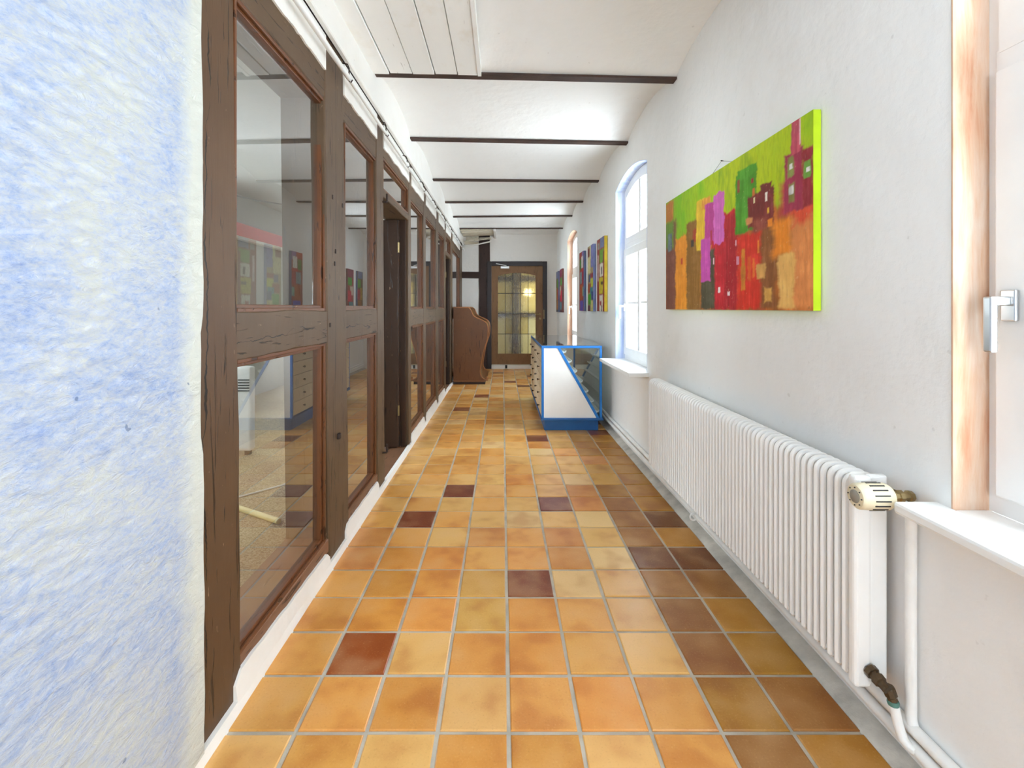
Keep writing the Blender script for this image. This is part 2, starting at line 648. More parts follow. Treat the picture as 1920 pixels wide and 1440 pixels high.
def circ_arc(y0, y1, zs, rise, n=14):
    """segmental arch points from y0 to y1"""
    c = (y1 - y0) / 2
    R = (c * c + rise * rise) / (2 * rise)
    zc = zs + rise - R
    a = math.asin(c / R)
    return [((y0 + y1) / 2 + R * math.sin(t), zc + R * math.cos(t)) for t in [-a + 2 * a * i / n for i in range(n + 1)]]


# ------------------------------------------------------------------ floor: grout bed, 9 columns of tiles
TS, TX0, TY0 = 0.2013, -0.788, 1.295
floor = MB().box(-0.82, 1.10, -2.3, 9.6, -0.12, -0.005).build('floor', 'grout', label='corridor floor of ochre clay tiles with pale grout joints', cat='floor', kind='structure')


def tile_mesh(w, h, bv):
    a, b = w / 2, w / 2 - bv
    vs = [(-a, -a, -0.012), (a, -a, -0.012), (a, a, -0.012), (-a, a, -0.012),
          (-a, -a, -bv * .6), (a, -a, -bv * .6), (a, a, -bv * .6), (-a, a, -bv * .6),
          (-b, -b, 0), (b, -b, 0), (b, b, 0), (-b, b, 0)]
    fs = [(8, 9, 10, 11)]
    for k in (0, 4):
        fs += [(k + i, k + (i + 1) % 4, k + 4 + (i + 1) % 4, k + 4 + i) for i in range(4)]
    return vs, fs


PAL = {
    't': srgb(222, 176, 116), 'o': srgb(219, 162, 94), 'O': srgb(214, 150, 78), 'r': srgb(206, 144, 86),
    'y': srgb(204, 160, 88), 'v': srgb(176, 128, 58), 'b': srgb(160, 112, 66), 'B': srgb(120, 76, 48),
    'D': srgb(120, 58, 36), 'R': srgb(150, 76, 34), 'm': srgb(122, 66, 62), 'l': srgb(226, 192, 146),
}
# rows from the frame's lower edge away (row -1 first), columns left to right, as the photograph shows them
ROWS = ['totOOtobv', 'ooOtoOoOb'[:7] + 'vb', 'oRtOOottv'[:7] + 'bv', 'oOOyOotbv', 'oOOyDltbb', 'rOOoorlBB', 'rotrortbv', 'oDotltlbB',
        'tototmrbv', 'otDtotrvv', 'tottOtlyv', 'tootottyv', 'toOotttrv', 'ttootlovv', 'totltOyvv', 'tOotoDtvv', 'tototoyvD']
rnd = random.Random(11)
tv, tf = tile_mesh(TS - 0.012, 0.012, 0.0035)
tme = bpy.data.meshes.new('tile')
tme.from_pydata(tv, [], tf)
tme.materials.append(M['tile'])
DARK = {(2, 24), (3, 35), (4, 30), (5, 28), (1, 20), (6, 33), (8, 17)}
far_v, far_f, far_c = [], [], []
ntile = 0
for row in range(-18, 39):
    for c in range(9):
        k = row + 1
        if 0 <= k < len(ROWS):
            ch = ROWS[k][c]
        elif (c, row) in DARK:
            ch = 'D'
        else:
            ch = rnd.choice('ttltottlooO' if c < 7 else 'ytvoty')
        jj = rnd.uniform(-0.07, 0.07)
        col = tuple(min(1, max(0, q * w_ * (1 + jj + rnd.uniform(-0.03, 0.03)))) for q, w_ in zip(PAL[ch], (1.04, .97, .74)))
        x = TX0 + (c + 0.5) * TS + rnd.uniform(-0.0012, 0.0012)
        y = TY0 + (row + 0.5) * TS + rnd.uniform(-0.0012, 0.0012)
        z = rnd.uniform(-0.0012, 0.0008)
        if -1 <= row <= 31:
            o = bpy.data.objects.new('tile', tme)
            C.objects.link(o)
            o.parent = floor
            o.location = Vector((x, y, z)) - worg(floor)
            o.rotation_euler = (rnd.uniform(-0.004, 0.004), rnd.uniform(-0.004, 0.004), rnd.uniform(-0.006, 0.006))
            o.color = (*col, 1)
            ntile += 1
        else:
            b = len(far_v)
            far_v += [(vx + x, vy + y, vz + z) for vx, vy, vz in tv]
            far_f += [tuple(i + b for i in f) for f in tf]
            far_c += [col] * len(tf)
fm = bpy.data.meshes.new('remaining_tiles')
fm.from_pydata([tuple(Vector(v) - worg(floor)) for v in far_v], [], far_f)
fm.materials.append(M['tile_far'])
ca = fm.color_attributes.new('tint', 'FLOAT_COLOR', 'CORNER')
li = 0
for p in fm.polygons:
    for _ in p.loop_indices:
        ca.data[li].color = (*far_c[p.index], 1)
        li += 1
o = link_mesh('remaining_tiles', fm, worg(floor), floor)
o['kind'] = 'stuff'
# rough screed fillet along the right wall
seg = 90
m = MB()
prof = []
for i in range(seg + 1):
    y = -2.2 + 11.2 * i / seg
    w = lambda q, s=1: noise.noise(Vector((q, y * 2.7, 3.1))) * s
    prof.append([(1.016 + w(1, .006), y, -0.006), (1.020 + w(2, .006), y, 0.004 + w(5, .003)), (1.048 + w(3, .006), y, 0.018 + w(6, .005)), (1.09, y, 0.030), (1.09, y, -0.006)])
k = 0
for r in prof:
    m.v += [Vector(p) for p in r]
for i in range(seg):
    for j in range(5):
        j2 = (j + 1) % 5
        m.f.append((i * 5 + j, i * 5 + j2, i * 5 + 5 + j2, i * 5 + 5 + j))
m.build('screed_edge', 'concrete', floor, smooth=True)

# ------------------------------------------------------------------ right wall with three arched windows
SPR, RISE, SILLZ = 2.295, 0.085, 0.70
m = MB()
ys = [-2.3] + [v for w in sorted(WIN) for v in w] + [9.6]
for a, b in zip(ys[0::2], ys[1::2]):
    m.box(XW, 1.31, a, b, -0.05, 2.85)
for (a, b) in WIN:
    m.box(XW, 1.31, a, b, -0.05, SILLZ)
    arc = circ_arc(a, b, SPR, RISE)
    for p, q in zip(arc[:-1], arc[1:]):
        m.prism([p, q, (q[0], 2.85), (p[0], 2.85)], 'x', XW, 1.31)
wall_r = m.build('wall_right', 'wall', label='white plastered outer wall with arched windows and paintings', cat='wall', kind='structure')


def arch_frame(y0, y1, z0, zs, rise, w, x0, x1, name, mat, parent, bottom=True, n=12):
    """frame round an opening with an arched head, width w"""
    m = MB()
    outer = [(y0, z0)] + circ_arc(y0, y1, zs, rise, n) + [(y1, z0)]
    inner = [(y0 + w, z0 + (w if bottom else 0))] + circ_arc(y0 + w, y1 - w, zs - w * 0.9, rise * 0.9, n) + [(y1 - w, z0 + (w if bottom else 0))]
    for i in range(len(outer) - 1):
        m.prism([outer[i], outer[i + 1], inner[i + 1], inner[i]], 'x', x0, x1)
    if bottom:
        m.prism([outer[-1], outer[0], inner[0], inner[-1]], 'x', x0, x1)
    return m.build(name, mat, parent)


def window(n, y0, y1, rev, label, small=False):
    root = empty('window_%d' % n, (1.18, (y0 + y1) / 2, SILLZ), label, 'window', kind='structure')
    # painted plaster reveal lining
    mm = MB()
    t = 0.004
    out = [(y0, SILLZ)] + circ_arc(y0, y1, SPR, RISE, 14) + [(y1, SILLZ)]
    inn = [(y0 + t, SILLZ)] + circ_arc(y0 + t, y1 - t, SPR - t, RISE, 14) + [(y1 - t, SILLZ)]
    for i in range(len(out) - 1):
        mm.prism([out[i], out[i + 1], inn[i + 1], inn[i]], 'x', XW - 0.0015, 1.16)
    mm.build('reveal', rev, root)
    fx0, fx1 = 1.155, 1.225
    arch_frame(y0 + .004, y1 - .004, SILLZ + .02, SPR - .005, RISE, 0.045, fx0, fx1, 'frame', 'white_paint', root)
    box('transom', 'white_paint', fx0 - .004, fx1, y0 + .02, y1 - .02, 1.735, 1.80, root, bevel=.004)
    yc = (y0 + y1) / 2
    a, b = y0 + 0.03, y1 - 0.03
    # lower casement
    sw = 0.072
    sx0, sx1 = fx0 - .016, fx1 - .02
    z0, z1 = 0.765, 1.745
    sash = MB().box(sx0, sx1, a, a + sw, z0, z1).box(sx0, sx1, b - sw, b, z0, z1).box(sx0, sx1, a + sw, b - sw, z0, z0 + sw).box(sx0, sx1, a + sw, b - sw, z1 - sw, z1).build('sash', 'white_paint', root, bevel=.004)
    box('glazing_bar', 'white_paint', sx0 + .006, sx1 - .012, yc - .028, yc + .028, z0 + sw, z1 - sw, sash, bevel=.003)
    for (p, q) in ((a + sw, yc - .028), (yc + .028, b - sw)):
        box('muntin', 'white_paint', sx0 + .018, sx1 - .014, p, q, 1.235, 1.255, sash)
        box('pane', 'glass', sx0 + .026, sx0 + .030, p, q, z0 + sw, z1 - sw, sash)
    # upper arched light
    up = arch_frame(a, b, 1.79, SPR - .03, RISE * .95, 0.055, sx0 + .01, sx1, 'sash', 'white_paint', root)
    box('glazing_bar', 'white_paint', sx0 + .016, sx1 - .012, yc - .026, yc + .026, 1.82, SPR + .02, up, bevel=.003)
    for (p, q, r_) in ((a + .05, yc - .026, 0), (yc + .026, b - .05, 1)):
        arc = [pt for pt in circ_arc(a + .05, b - .05, SPR - .075, RISE * .9, 20) if p - 1e-4 <= pt[0] <= q + 1e-4]
        arc[0 if r_ == 0 else -1] = (p if r_ == 0 else q, arc[0 if r_ == 0 else -1][1])
        MB().prism([(p, 1.84)] + arc + [(q, 1.84)], 'x', sx0 + .028, sx0 + .032).build('pane', 'glass', up)
    # lever handle on the stile farther from the camera
    hy, hz = b - 0.036, 1.205
    h = box('handle', 'chrome' if not small else 'white_enamel', sx0 - .010, sx0, hy - .016, hy + .016, hz - .035, hz + .035, sash, bevel=.003)
    MB().box(sx0 - .046, sx0 - .008, hy - .009, hy + .009, hz + .0, hz + .020).box(sx0 - .056, sx0 - .040, hy - .010, hy + .010, hz - .105, hz + .020).build('lever', 'chrome' if not small else 'white_enamel', h, bevel=.004)
    # inner sill board
    px = {1: 0.967, 2: 0.92, 3: 0.95}.get(n, 0.95)
    MB().box(px, XW + .006, y0 - .045 if n != 1 else y0 - .05, y1 + (.045 if n == 1 else .02), 0.692, 0.722).box(XW, 1.157, y0 + .002, y1 - .002, 0.694, 0.722).build('window_sill', 'white_paint', root, bevel=.008 if n == 1 else .004)
    return root


window(1, *WIN[0], 'peach', 'arched white window in a peach-streaked reveal beside the radiator valve')
window(2, *WIN[1], 'blue_reveal', 'arched white window in a pale blue reveal between big painting and display counter', True)
window(3, *WIN[2], 'peach_far', 'arched white window in a salmon reveal behind the display counter', True)

# ------------------------------------------------------------------ ceiling: shallow brick vaults between iron beams
bars = [(-0.40 - 1.05 * i, -0.40 - 1.05 * i) for i in range(1, -1, -1)] + [(0.66, 0.68), (1.70, 1.75), (2.755, 2.84), (3.83, 3.93), (5.05, 5.11), (6.13, 6.10), (7.11, 7.04), (8.17, 8.14), (9.06, 9.06)]
m = MB()
NS = 14
nx = 1
for (la, ra), (lb, rb) in zip(bars[:-1], bars[1:]):
    bot, top = [], []
    k = len(m.v)
    for i in range(NS + 1):
        t = i / NS
        h = ZC - 0.008 + 0.092 * (1 - (2 * t - 1) ** 2) ** 0.8
        for X, a, b in ((-0.80, la, lb), (1.11, ra, rb)):
            m.v.append(Vector((X, a + (b - a) * t, h)))
    for i in range(NS):
        m.f.append((k + 2 * i, k + 2 * i + 1, k + 2 * i + 3, k + 2 * i + 2))
m.box(-1.05, 1.31, -2.3, 9.6, 2.78, 2.86)
ceil = m.build('ceiling', 'ceiling', smooth=True, label='whitewashed ceiling of shallow vaults between dark iron beams', cat='ceiling', kind='structure')
for (l, r) in bars[:-1]:
    mm = MB()
    poly = []
    for (x, y, s) in ((-0.80, l, -1), (1.08, r, -1), (1.08, r, 1), (-0.80, l, 1)):
        poly.append((x, y + s * 0.031))
    mm.prism(poly, 'z', ZC - 0.016, ZC - 0.002)
    poly = [(x, y + s * 0.008) for (x, y, s) in ((-0.80, l, -1), (1.08, r, -1), (1.08, r, 1), (-0.80, l, 1))]
    mm.prism(poly, 'z', ZC - 0.002, ZC + 0.16)
    mm.build('iron_beam', 'iron', ceil)
# whitewashed planks closing the left of the nearest bay
px = [-0.775, -0.674, -0.538, -0.404, -0.27, -0.147]
for i in range(5):
    dz = rnd.uniform(-.003, .003)
    g0, g1 = rnd.uniform(.001, .003), rnd.uniform(.001, .0035)
    mm = MB()
    mm.prism([(px[i] + g0, 1.73), (px[i + 1] - g1, 1.73), (px[i + 1] - g1 + rnd.uniform(-.003, .001), 2.735 + (i * .004)), (px[i] + g0, 2.73 + i * .004)], 'z', ZC - .022 + dz, ZC - .002 + dz)
    mm.build('plank', 'plank', ceil, bevel=.0015, bseg=1)
box('plank', 'plank', -0.149, -0.128, 1.73, 2.75, ZC - .030, ZC + .03, ceil)
# damaged corner by the end wall: bare boards and laths
for i, (y0, y1, z, tl) in enumerate(((8.19, 8.32, 2.590, .0), (8.33, 8.50, 2.565, .02), (8.52, 8.62, 2.60, -.02), (8.64, 8.86, 2.575, .03))):
    mm = MB()
    mm.prism([(-.76, z), (-.17, z + tl), (-.17, z + tl + .02), (-.76, z + .02)], 'y', y0, y1)
    mm.build('board', 'lath', ceil)
box('board', 'trim', -0.165, -0.125, 8.16, 8.99, 2.56, 2.64, ceil)

# ------------------------------------------------------------------ left: half-timbered glazed partition
XB = -1.0
# plaster with a ragged edge against the first post
m = MB()
n = 60
edge = []
for i in range(n + 1):
    z = 2.72 * i / n
    y = 1.208 - 0.016 * (z / 2.6) - (0.010 if 0.85 < z < 1.15 else 0) + 0.006 * noise.noise(Vector((0, z * 9, 1.7))) + 0.007 * noise.noise(Vector((0, z * 2.3, 5.0)))
    edge.append((y, z))
m.prism([(-2.3, 0.0)] + edge + [(-2.3, 2.72)], 'x', -1.0, -0.786)
wall_l = m.build('wall_left', 'blue', label='blue-and-white brushed plaster wall running into a brown half-timbered glazed partition', cat='wall', kind='structure')


def post(y0, y1, mat='post', bot=None, z0=0.0, z1=2.44, jit=0.005, seed=1.0, xb=XB):
    return MB().rough(xb, XL, y0, y1, z0, z1, 'z', jit, 30, bot, seed).build('post', mat, wall_l)


p1 = post(1.15, 1.380, 'post_near', (0.04, 0.05), 0.02, 2.72, .006, 1)
p2 = post(2.083, 2.339, 'post_crack', (0.062, 0.094), 0.03, 2.44, .006, 2)
p3 = post(2.915, 3.085, 'post', (0.05, 0.05), 0.02, 2.44, .005, 3)
p4 = post(3.90, 4.00, 'post', (0.02, 0.02), 0.02, 2.44, .004, 4)
post(4.64, 4.78, 'post', (0.04, 0.04), 0.02, 2.44, .005, 5)
post(5.50, 5.71, 'post', (0.03, 0.03), 0.02, 2.44, .005, 6)
post(6.27, 6.44, 'post', (0.02, 0.02), 0.02, 2.44, .005, 7)
post(7.06, 7.30, 'post', None, 0.02, 2.44, .005, 8)
post(8.53, 9.02, 'post', None, 0.02, 2.44, .004, 9)
glz = [(1.380, 2.083), (2.339, 2.915), (4.00, 4.64), (4.78, 5.50), (5.71, 6.27), (7.30, 8.53)]
drs = [(3.085, 3.90), (6.44, 7.06)]
HB0, HB1 = 2.145, 2.274


def glazing(y0, y1, z0, z1, pane=True, w=0.026):
    """reddish bead frame with its pane, sunk in the opening"""
    m = MB()
    xa, xb = -0.856, -0.806
    for (a, b, c, d) in ((y0, y0 + w, z0, z1), (y1 - w, y1, z0, z1), (y0 + w, y1 - w, z0, z0 + w), (y0 + w, y1 - w, z1 - w, z1)):
        m.box(xa, xb - .012, a, b, c, d)
    # stepped lip
    w2 = w * .55
    for (a, b, c, d) in ((y0, y0 + w2, z0, z1), (y1 - w2, y1, z0, z1), (y0 + w2, y1 - w2, z0, z0 + w2), (y0 + w2, y1 - w2, z1 - w2, z1)):
        m.box(xb - .012, xb, a, b, c, d)
    f = m.build('glazing_frame', 'bead', wall_l, bevel=.003)
    box('pane', 'pane', -0.838, -0.834, y0 + w * .7, y1 - w * .7, z0 + w * .7, z1 - w * .7, f)
    return f


for i, (a, b) in enumerate(glz):
    lean = {0: .02, 1: .02}.get(i, 0)
    MB().rough(-0.955, XL - .002, a - .03, b + .03, 1.038, 1.19, 'y', .007, 20, None, 20 + i).build('midrail', 'rail', wall_l)
    MB().rough(XB, XL - .003, a - .05, b + .05, HB0, HB1 + .03, 'y', .004, 16, None, 30 + i).build('head_beam', 'rail_plain', wall_l)
    MB().rough(XB, XL - .004, a - .05, b + .05, 0.07, 0.135, 'y', .004, 16, None, 40 + i).build('sill_beam', 'sillwood', wall_l)
    glazing(a - .005, b + .005, 1.185, HB0)
    glazing(a - .005, b + .005, 0.13, 1.042)
    # white plinth with ragged upper edge
    m = MB()
    up = []
    for q in range(25):
        y = a - .02 + (b - a + .04) * q / 24
        zt = (0.104 - .02 * q / 24) if i == 0 else 0.095
        if q in (0, 24):
            zt -= .03
        up.append((y, zt + .006 * noise.noise(Vector((y * 12, 2.0, i)))))
    k = len(m.v)
    for (y, z) in up:
        bx = -0.784 + .003 * noise.noise(Vector((y * 6, 7.0, 1)))
        m.v += [Vector((bx, y, -0.004)), Vector((-0.793, y, z)), Vector((-0.86, y, z)), Vector((-0.86, y, -.004))]
    for q in range(24):
        for j in range(4):
            j2 = (j + 1) % 4
            m.f.append((k + q * 4 + j, k + q * 4 + j2, k + q * 4 + 4 + j2, k + q * 4 + 4 + j))
    m.f.append((k, k + 1, k + 2, k + 3))
    m.f.append((k + 96, k + 97, k + 98, k + 99))
    m.build('plinth', 'trim', wall_l, smooth=True)
# thin mortar line along the foot of the posts and under the blue plaster
m = MB()
for q in range(61):
    y = -2.2 + q * (11.2 / 60)
    m.v += [Vector((-0.779 + .004 * noise.noise(Vector((y * 5, 1, 1))), y, -.005)), Vector((-0.787, y, .030 + .008 * noise.noise(Vector((y * 7, 4, 2))))), Vector((-0.81, y, .03)), Vector((-0.81, y, -.005))]
for q in range(60):
    for j in range(4):
        j2 = (j + 1) % 4
        m.f.append((q * 4 + j, q * 4 + j2, q * 4 + 4 + j2, q * 4 + 4 + j))
m.build('mortar_skirting', 'trim', wall_l)
# door bays: lintel, transom light, shallow head
for i, (a, b) in enumerate(drs):
    MB().rough(XB, XL - .001, a - .03, b + .03, 1.945, 1.998, 'y', .003, 14, None, 60 + i).build('lintel', 'rail_plain', wall_l)
    MB().rough(XB, XL - .003, a - .05, b + .05, 2.212, HB1 + .03, 'y', .004, 14, None, 70 + i).build('head_beam', 'rail_plain', wall_l)
    glazing(a, b, 1.996, 2.215)
    box('threshold', 'sillwood', -1.02, -0.792, a - .01, b + .01, -.01, .022, wall_l, bevel=.004)
    box('door_lining', 'darkwood', -0.995, -0.822, b - .026, b + .004, .02, 1.945, wall_l, bevel=.003)
# white plaster infills above the beams, ragged lower edge, leaving the post heads bare
posts_y = [1.37, 2.06, 2.30, 2.90, 3.07, 3.90, 4.00, 4.62, 4.77, 5.49, 5.70, 6.27, 6.44, 7.06, 7.30, 8.53]
for i in range(0, 16, 2):
    a, b = posts_y[i], posts_y[i + 1]
    m = MB()
    lowe = []
    for q in range(31):
        y = a + (b - a) * q / 30
        lowe.append((y, HB1 - .004 + .012 * noise.noise(Vector((y * 7, 3, i))) + .008 * noise.noise(Vector((y * 25, 1, i)))))
    m.prism(lowe + [(b, 2.425), (a, 2.425)], 'x', -0.90, -0.795)
    m.build('infill_panel', 'trim', wall_l)
MB().rough(XB, -0.80, 1.3, 9.0, 2.425, 2.75, 'y', .004, 60, None, 90).build('top_plate', 'endtimber', wall_l)
# boxed white trim at the ceiling edge
MB().rough(-0.792, -0.769, -2.2, 9.0, 2.432, 2.74, 'y', .002, 60, None, 95).build('trim_1', 'trim', label='long white board along the ceiling edge above the timber partition', cat='trim', kind='structure')
# iron fittings on the posts
MB().rough(-.80, -.784, 2.205, 2.232, .565, .592, 'z', .003, 3, None, 3).build('bolt_head', 'hook', p2, bevel=.004)
for (y, z) in ((2.15, 1.72), (2.285, 1.71), (2.19, 1.47), (2.18, 1.41), (2.12, 1.12)):
    box('wooden_peg', 'hook', -.802, -.797, y - .006, y + .006, z - .010, z + .010, p2)
for (pp, y, z, s) in ((p3, 3.045, 1.905, 1), (p3, 3.045, .235, 1)):
    MB().tube([(-.80, y, z), (-.775, y + .004, z), (-.772, y + .008, z + .005), (-.772, y + .008, z + .055)], .007, 8).build('pintle', 'hook', pp, smooth=True)
MB().tube([(-.785 + .0 * t, 3.955 + .018 * math.cos(t), 1.02 + .018 * math.sin(t)) for t in [PI * 2 * i / 14 for i in range(15)]], .004, 6).build('iron_ring', 'hook', p4, smooth=True)


# ------------------------------------------------------------------ doors of the partition, standing open into the side room
def leaf(n, yb, label):
    root = empty('door_%d' % n, (-0.87, yb, 0.02), label, 'door', kind='structure')
    x0, x1 = -1.68, -0.872
    z0, z1 = .035, 1.935
    MB().box(x0, x1, yb - .036, yb, z0, z1).build('leaf', 'darkwood', root, bevel=.004)
    for (a, b) in ((.18, .98), (1.12, 1.80)):
        m = MB()
        xa, xb = x0 + .14, -1.004
        m.box(xa, xb, yb - .048, yb - .034, a, b)
        m.box(xa + .03, xb - .03, yb - .054, yb - .046, a + .03, b - .03)
        m.build('raised_panel', 'darkwood', root, bevel=.006)
    for z in (.30, 1.66):
        MB().tube([(-.868, yb - .042, z), (-.868, yb - .042, z + .085)], .008, 8).build('hinge', 'brass', root, smooth=True)
    return root


leaf(1, 3.862, 'dark brown panelled door standing open in the nearer partition doorway')
leaf(2, 7.02, 'dark brown door standing open in the farther partition doorway beside the wooden cabinet')

# ------------------------------------------------------------------ curtain rod under the ceiling trim
rod = empty('curtain_rod', (-0.752, 1.4, 2.315), 'long white telescopic curtain rod on hooks under the ceiling trim', 'curtain rod')
for (a, b, r) in ((1.0, 2.24, .0125), (2.24, 3.18, .0105), (3.18, 4.6, .0115), (4.6, 6.3, .0105), (6.3, 8.9, .010)):
    MB().tube([(-.752, a, 2.322), (-.752, b, 2.322)], r, 14).build('rod_section', 'rod', rod, smooth=True)
for y in (1.62, 2.24, 2.95, 3.6, 4.35, 5.1, 5.9, 6.7, 7.5, 8.4):
    MB().tube([(-.796, y, 2.400), (-.76, y, 2.392), (-.752, y, 2.372), (-.752, y, 2.310), (-.742, y, 2.303), (-.735, y, 2.315)], .0035, 6).build('hook', 'hook', rod, smooth=True)

# ------------------------------------------------------------------ end wall with timber and leaded door
m = MB()
DX0, DX1, DZ = -0.305, 0.873, 2.11
m.box(-1.0, DX0 + .06, YE, YE + .25, -.05, 2.85).box(DX1 - .06, 1.31, YE, YE + .25, -.05, 2.85).box(DX0 + .06, DX1 - .06, YE, YE + .25, DZ - .06, 2.85)
wall_e = m.build('wall_end', 'wall_end', label='white end wall with dark timbers around the leaded glass door', cat='wall', kind='structure')
MB().rough(0, .02, -.467, -.247, 0, 2.62, 'z', .010, 30, None, 50)
m = MB()
for i in range(31):
    z = 2.63 * i / 30
    a = -.467 + .010 * noise.noise(Vector((z * 3, 1, 4)))
    b = -.25 + .012 * noise.noise(Vector((z * 3, 7, 4)))
    m.v += [Vector((a, YE - .014, z)), Vector((b, YE - .014, z)), Vector((b, YE + .05, z)), Vector((a, YE + .05, z))]
for i in range(30):
    for j in range(4):
        j2 = (j + 1) % 4
        m.f.append((i * 4 + j, i * 4 + j2, i * 4 + 4 + j2, i * 4 + 4 + j))
m.f += [(0, 1, 2, 3), (120, 121, 122, 123)]
m.build('post', 'endtimber', wall_e)
MB().prism([(-1.0, 1.785), (-.46, 1.775), (-.46, 1.905), (-1.0, 1.912)], 'y', YE - .012, YE + .05).build('rail', 'endtimber', wall_e, bevel=.005)
for (za, zb, xa, xb) in ((2.52, 2.60, -.72, -.47), (2.44, 2.50, -.75, -.48), (2.55, 2.585, -.46, -.24)):
    MB().prism([(xa, za), (xb, za + .01), (xb, zb), (xa, zb - .008)], 'y', YE - .02, YE + .02).build('broken_plaster', 'lath', wall_e, bevel=.006)
MB().prism([(-.80, 2.355), (-.235, 2.478), (-.232, 2.502), (-.80, 2.372)], 'y', YE - .10, YE - .06).build('hanging_lath', 'trim', wall_e)
MB().prism([(-.75, 2.47), (-.22, 2.53), (-.22, 2.545), (-.75, 2.49)], 'y', YE - .16, YE - .12).build('hanging_lath', 'lath', wall_e)

d3 = empty('door_3', (0.28, YE, 0), 'brown door with amber leaded glass panes in the end wall', 'door', kind='structure')
m = MB()
m.box(DX0, DX0 + .085, YE - .03, YE + .12, 0, DZ).box(DX1 - .085, DX1, YE - .03, YE + .12, 0, DZ).box(DX0 + .085, DX1 - .085, YE - .03, YE + .12, DZ - .09, DZ)
m.build('door_frame', 'frame_dark', d3, bevel=.005)
LX0, LX1, LZ0, LZ1 = DX0 + .075, DX1 - .083, .085, DZ - .088
GX0, GX1, GZ0, GS, GR = -.10, .652, .292, 1.825, .062
ly0, ly1 = YE - .005, YE + .045
m = MB()
m.box(LX0, GX0, ly0, ly1, LZ0, LZ1).box(GX1, LX1, ly0, ly1, LZ0, LZ1).box(GX0, GX1, ly0, ly1, LZ0, GZ0)
arc = circ_arc(GX0, GX1, GS, GR, 16)
for p, q in zip(arc[:-1], arc[1:]):
    m.prism([p, q, (q[0], LZ1), (p[0], LZ1)], 'y', ly0, ly1)
leaf3 = m.build('leaf', 'enddoor', d3)
m = MB()
for (a, b, c, d) in ((GX0 - .012, GX0 + .006, GZ0 - .012, GS), (GX1 - .006, GX1 + .012, GZ0 - .012, GS), (GX0, GX1, GZ0 - .012, GZ0 + .006)):
    m.box(a, b, ly0 - .008, ly0 + .004, c, d)
m.build('glazing_bead', 'enddoor', d3)
zrow = [GZ0, .683, 1.079, 1.483, None]
cw = (GX1 - GX0) / 5
full = circ_arc(GX0, GX1, GS, GR, 40)


def ztop(x):
    for p, q in zip(full[:-1], full[1:]):
        if p[0] - 1e-6 <= x <= q[0] + 1e-6:
            t = (x - p[0]) / max(1e-6, q[0] - p[0])
            return p[1] + (q[1] - p[1]) * t
    return GS


for r in range(4):
    for c in range(5):
        xa, xb = GX0 + c * cw, GX0 + (c + 1) * cw
        if r < 3:
            poly = [(xa, zrow[r]), (xb, zrow[r]), (xb, zrow[r + 1]), (xa, zrow[r + 1])]
        else:
            xs = [xb - (xb - xa) * i / 6 for i in range(7)]
            poly = [(xa, zrow[3]), (xb, zrow[3])] + [(x, ztop(x)) for x in xs]
        amber = (r in (1, 2, 3)) and not (r == 1 and c in (0, 4))
        MB().prism(poly, 'y', YE + .018, YE + .022).build('pane', 'amber' if amber else 'clear_ripple', leaf3)
for c in range(1, 5):
    x = GX0 + c * cw
    box('lead_came', 'lead', x - .005, x + .005, YE + .012, YE + .028, GZ0, ztop(x), leaf3)
for z in zrow[1:4]:
    box('lead_came', 'lead', GX0, GX1, YE + .010, YE + .028, z - .006, z + .006, leaf3)
hx = .735
hd = MB().tube([(hx, ly0 - .004, 1.075), (hx, ly0 - .045, 1.075), (hx - .01, ly0 - .05, 1.075), (hx - .10, ly0 - .05, 1.070)], [.009, .009, .009, .007], 8).build('handle', 'brass', leaf3, smooth=True)
lathe((hx, ly0, 1.075), (0, -1, 0), [(0, .024), (.008, .024), (.012, .012)], 16).build('rose', 'brass', leaf3, smooth=True)
lathe((hx, ly0, .985), (0, -1, 0), [(0, .022), (.007, .022), (.009, .010)], 16).build('lock_rose', 'brass', leaf3, smooth=True)
box('pull_plate', 'brass', .80, .815, YE - .045, YE - .028, .98, 1.16, d3, bevel=.004)
cl = box('door_closer', 'chrome', -.04, .13, ly0 - .05, ly0, 1.965, 2.012, d3, bevel=.006)
MB().tube([(.07, ly0 - .03, 2.014), (.07, ly0 - .05, 2.022), (-.13, ly0 - .06, 2.062)], .009, 8).build('closer_arm', 'chrome', cl, smooth=True)
box('door_threshold', 'trim', DX0 + .08, DX1 - .08, YE - .02, YE + .12, -.005, .070, d3, bevel=.01)
box('door_stop', 'slot', -.02 + .07, .07 + .02, YE - .028, YE - .015, .01, .075, d3)

# hall beyond the leaded door
hall = MB()
hall.box(-1.2, 1.8, 10.7, 10.8, -.05, 2.9).box(-1.3, -1.2, 9.25, 10.8, -.05, 2.9).box(1.8, 1.9, 10.4, 10.8, -.05, 2.9).box(1.8, 1.9, 9.25, 10.4, -.05, 1.1).box(1.8, 1.9, 9.25, 10.4, 2.1, 2.9).box(1.8, 1.9, 9.25, 9.7, 1.1, 2.1).box(-1.3, 1.9, 9.25, 10.8, 2.8, 2.9)
hall.build('wall_hall', 'yellowwall', label='yellow hall walls seen blurred through the leaded glass door', cat='wall', kind='structure')
box('floor_hall', 'grout', -1.3, 1.9, 9.2, 10.8, -.1, -.005, label='hall floor behind the leaded glass door', cat='floor', kind='structure')
portal('daylight_portal', (1.92, 10.05, 1.6), (0, PI / 2, 0), 1.0, .7)
hp = MB().box(.22, .42, 10.60, 10.7, 0, 2.8).box(-1.2, 1.8, 10.61, 10.7, .98, 1.10).box(-1.2, 1.8, 10.61, 10.7, 1.80, 1.95)
hp.build('trim_2', 'endtimber', label='dark timber frame of the hall behind the leaded glass', cat='trim', kind='structure')
lamp = empty('wall_lamp', (.58, 10.6, 1.55), 'round lit globe lamp glowing behind the leaded glass', 'lamp')
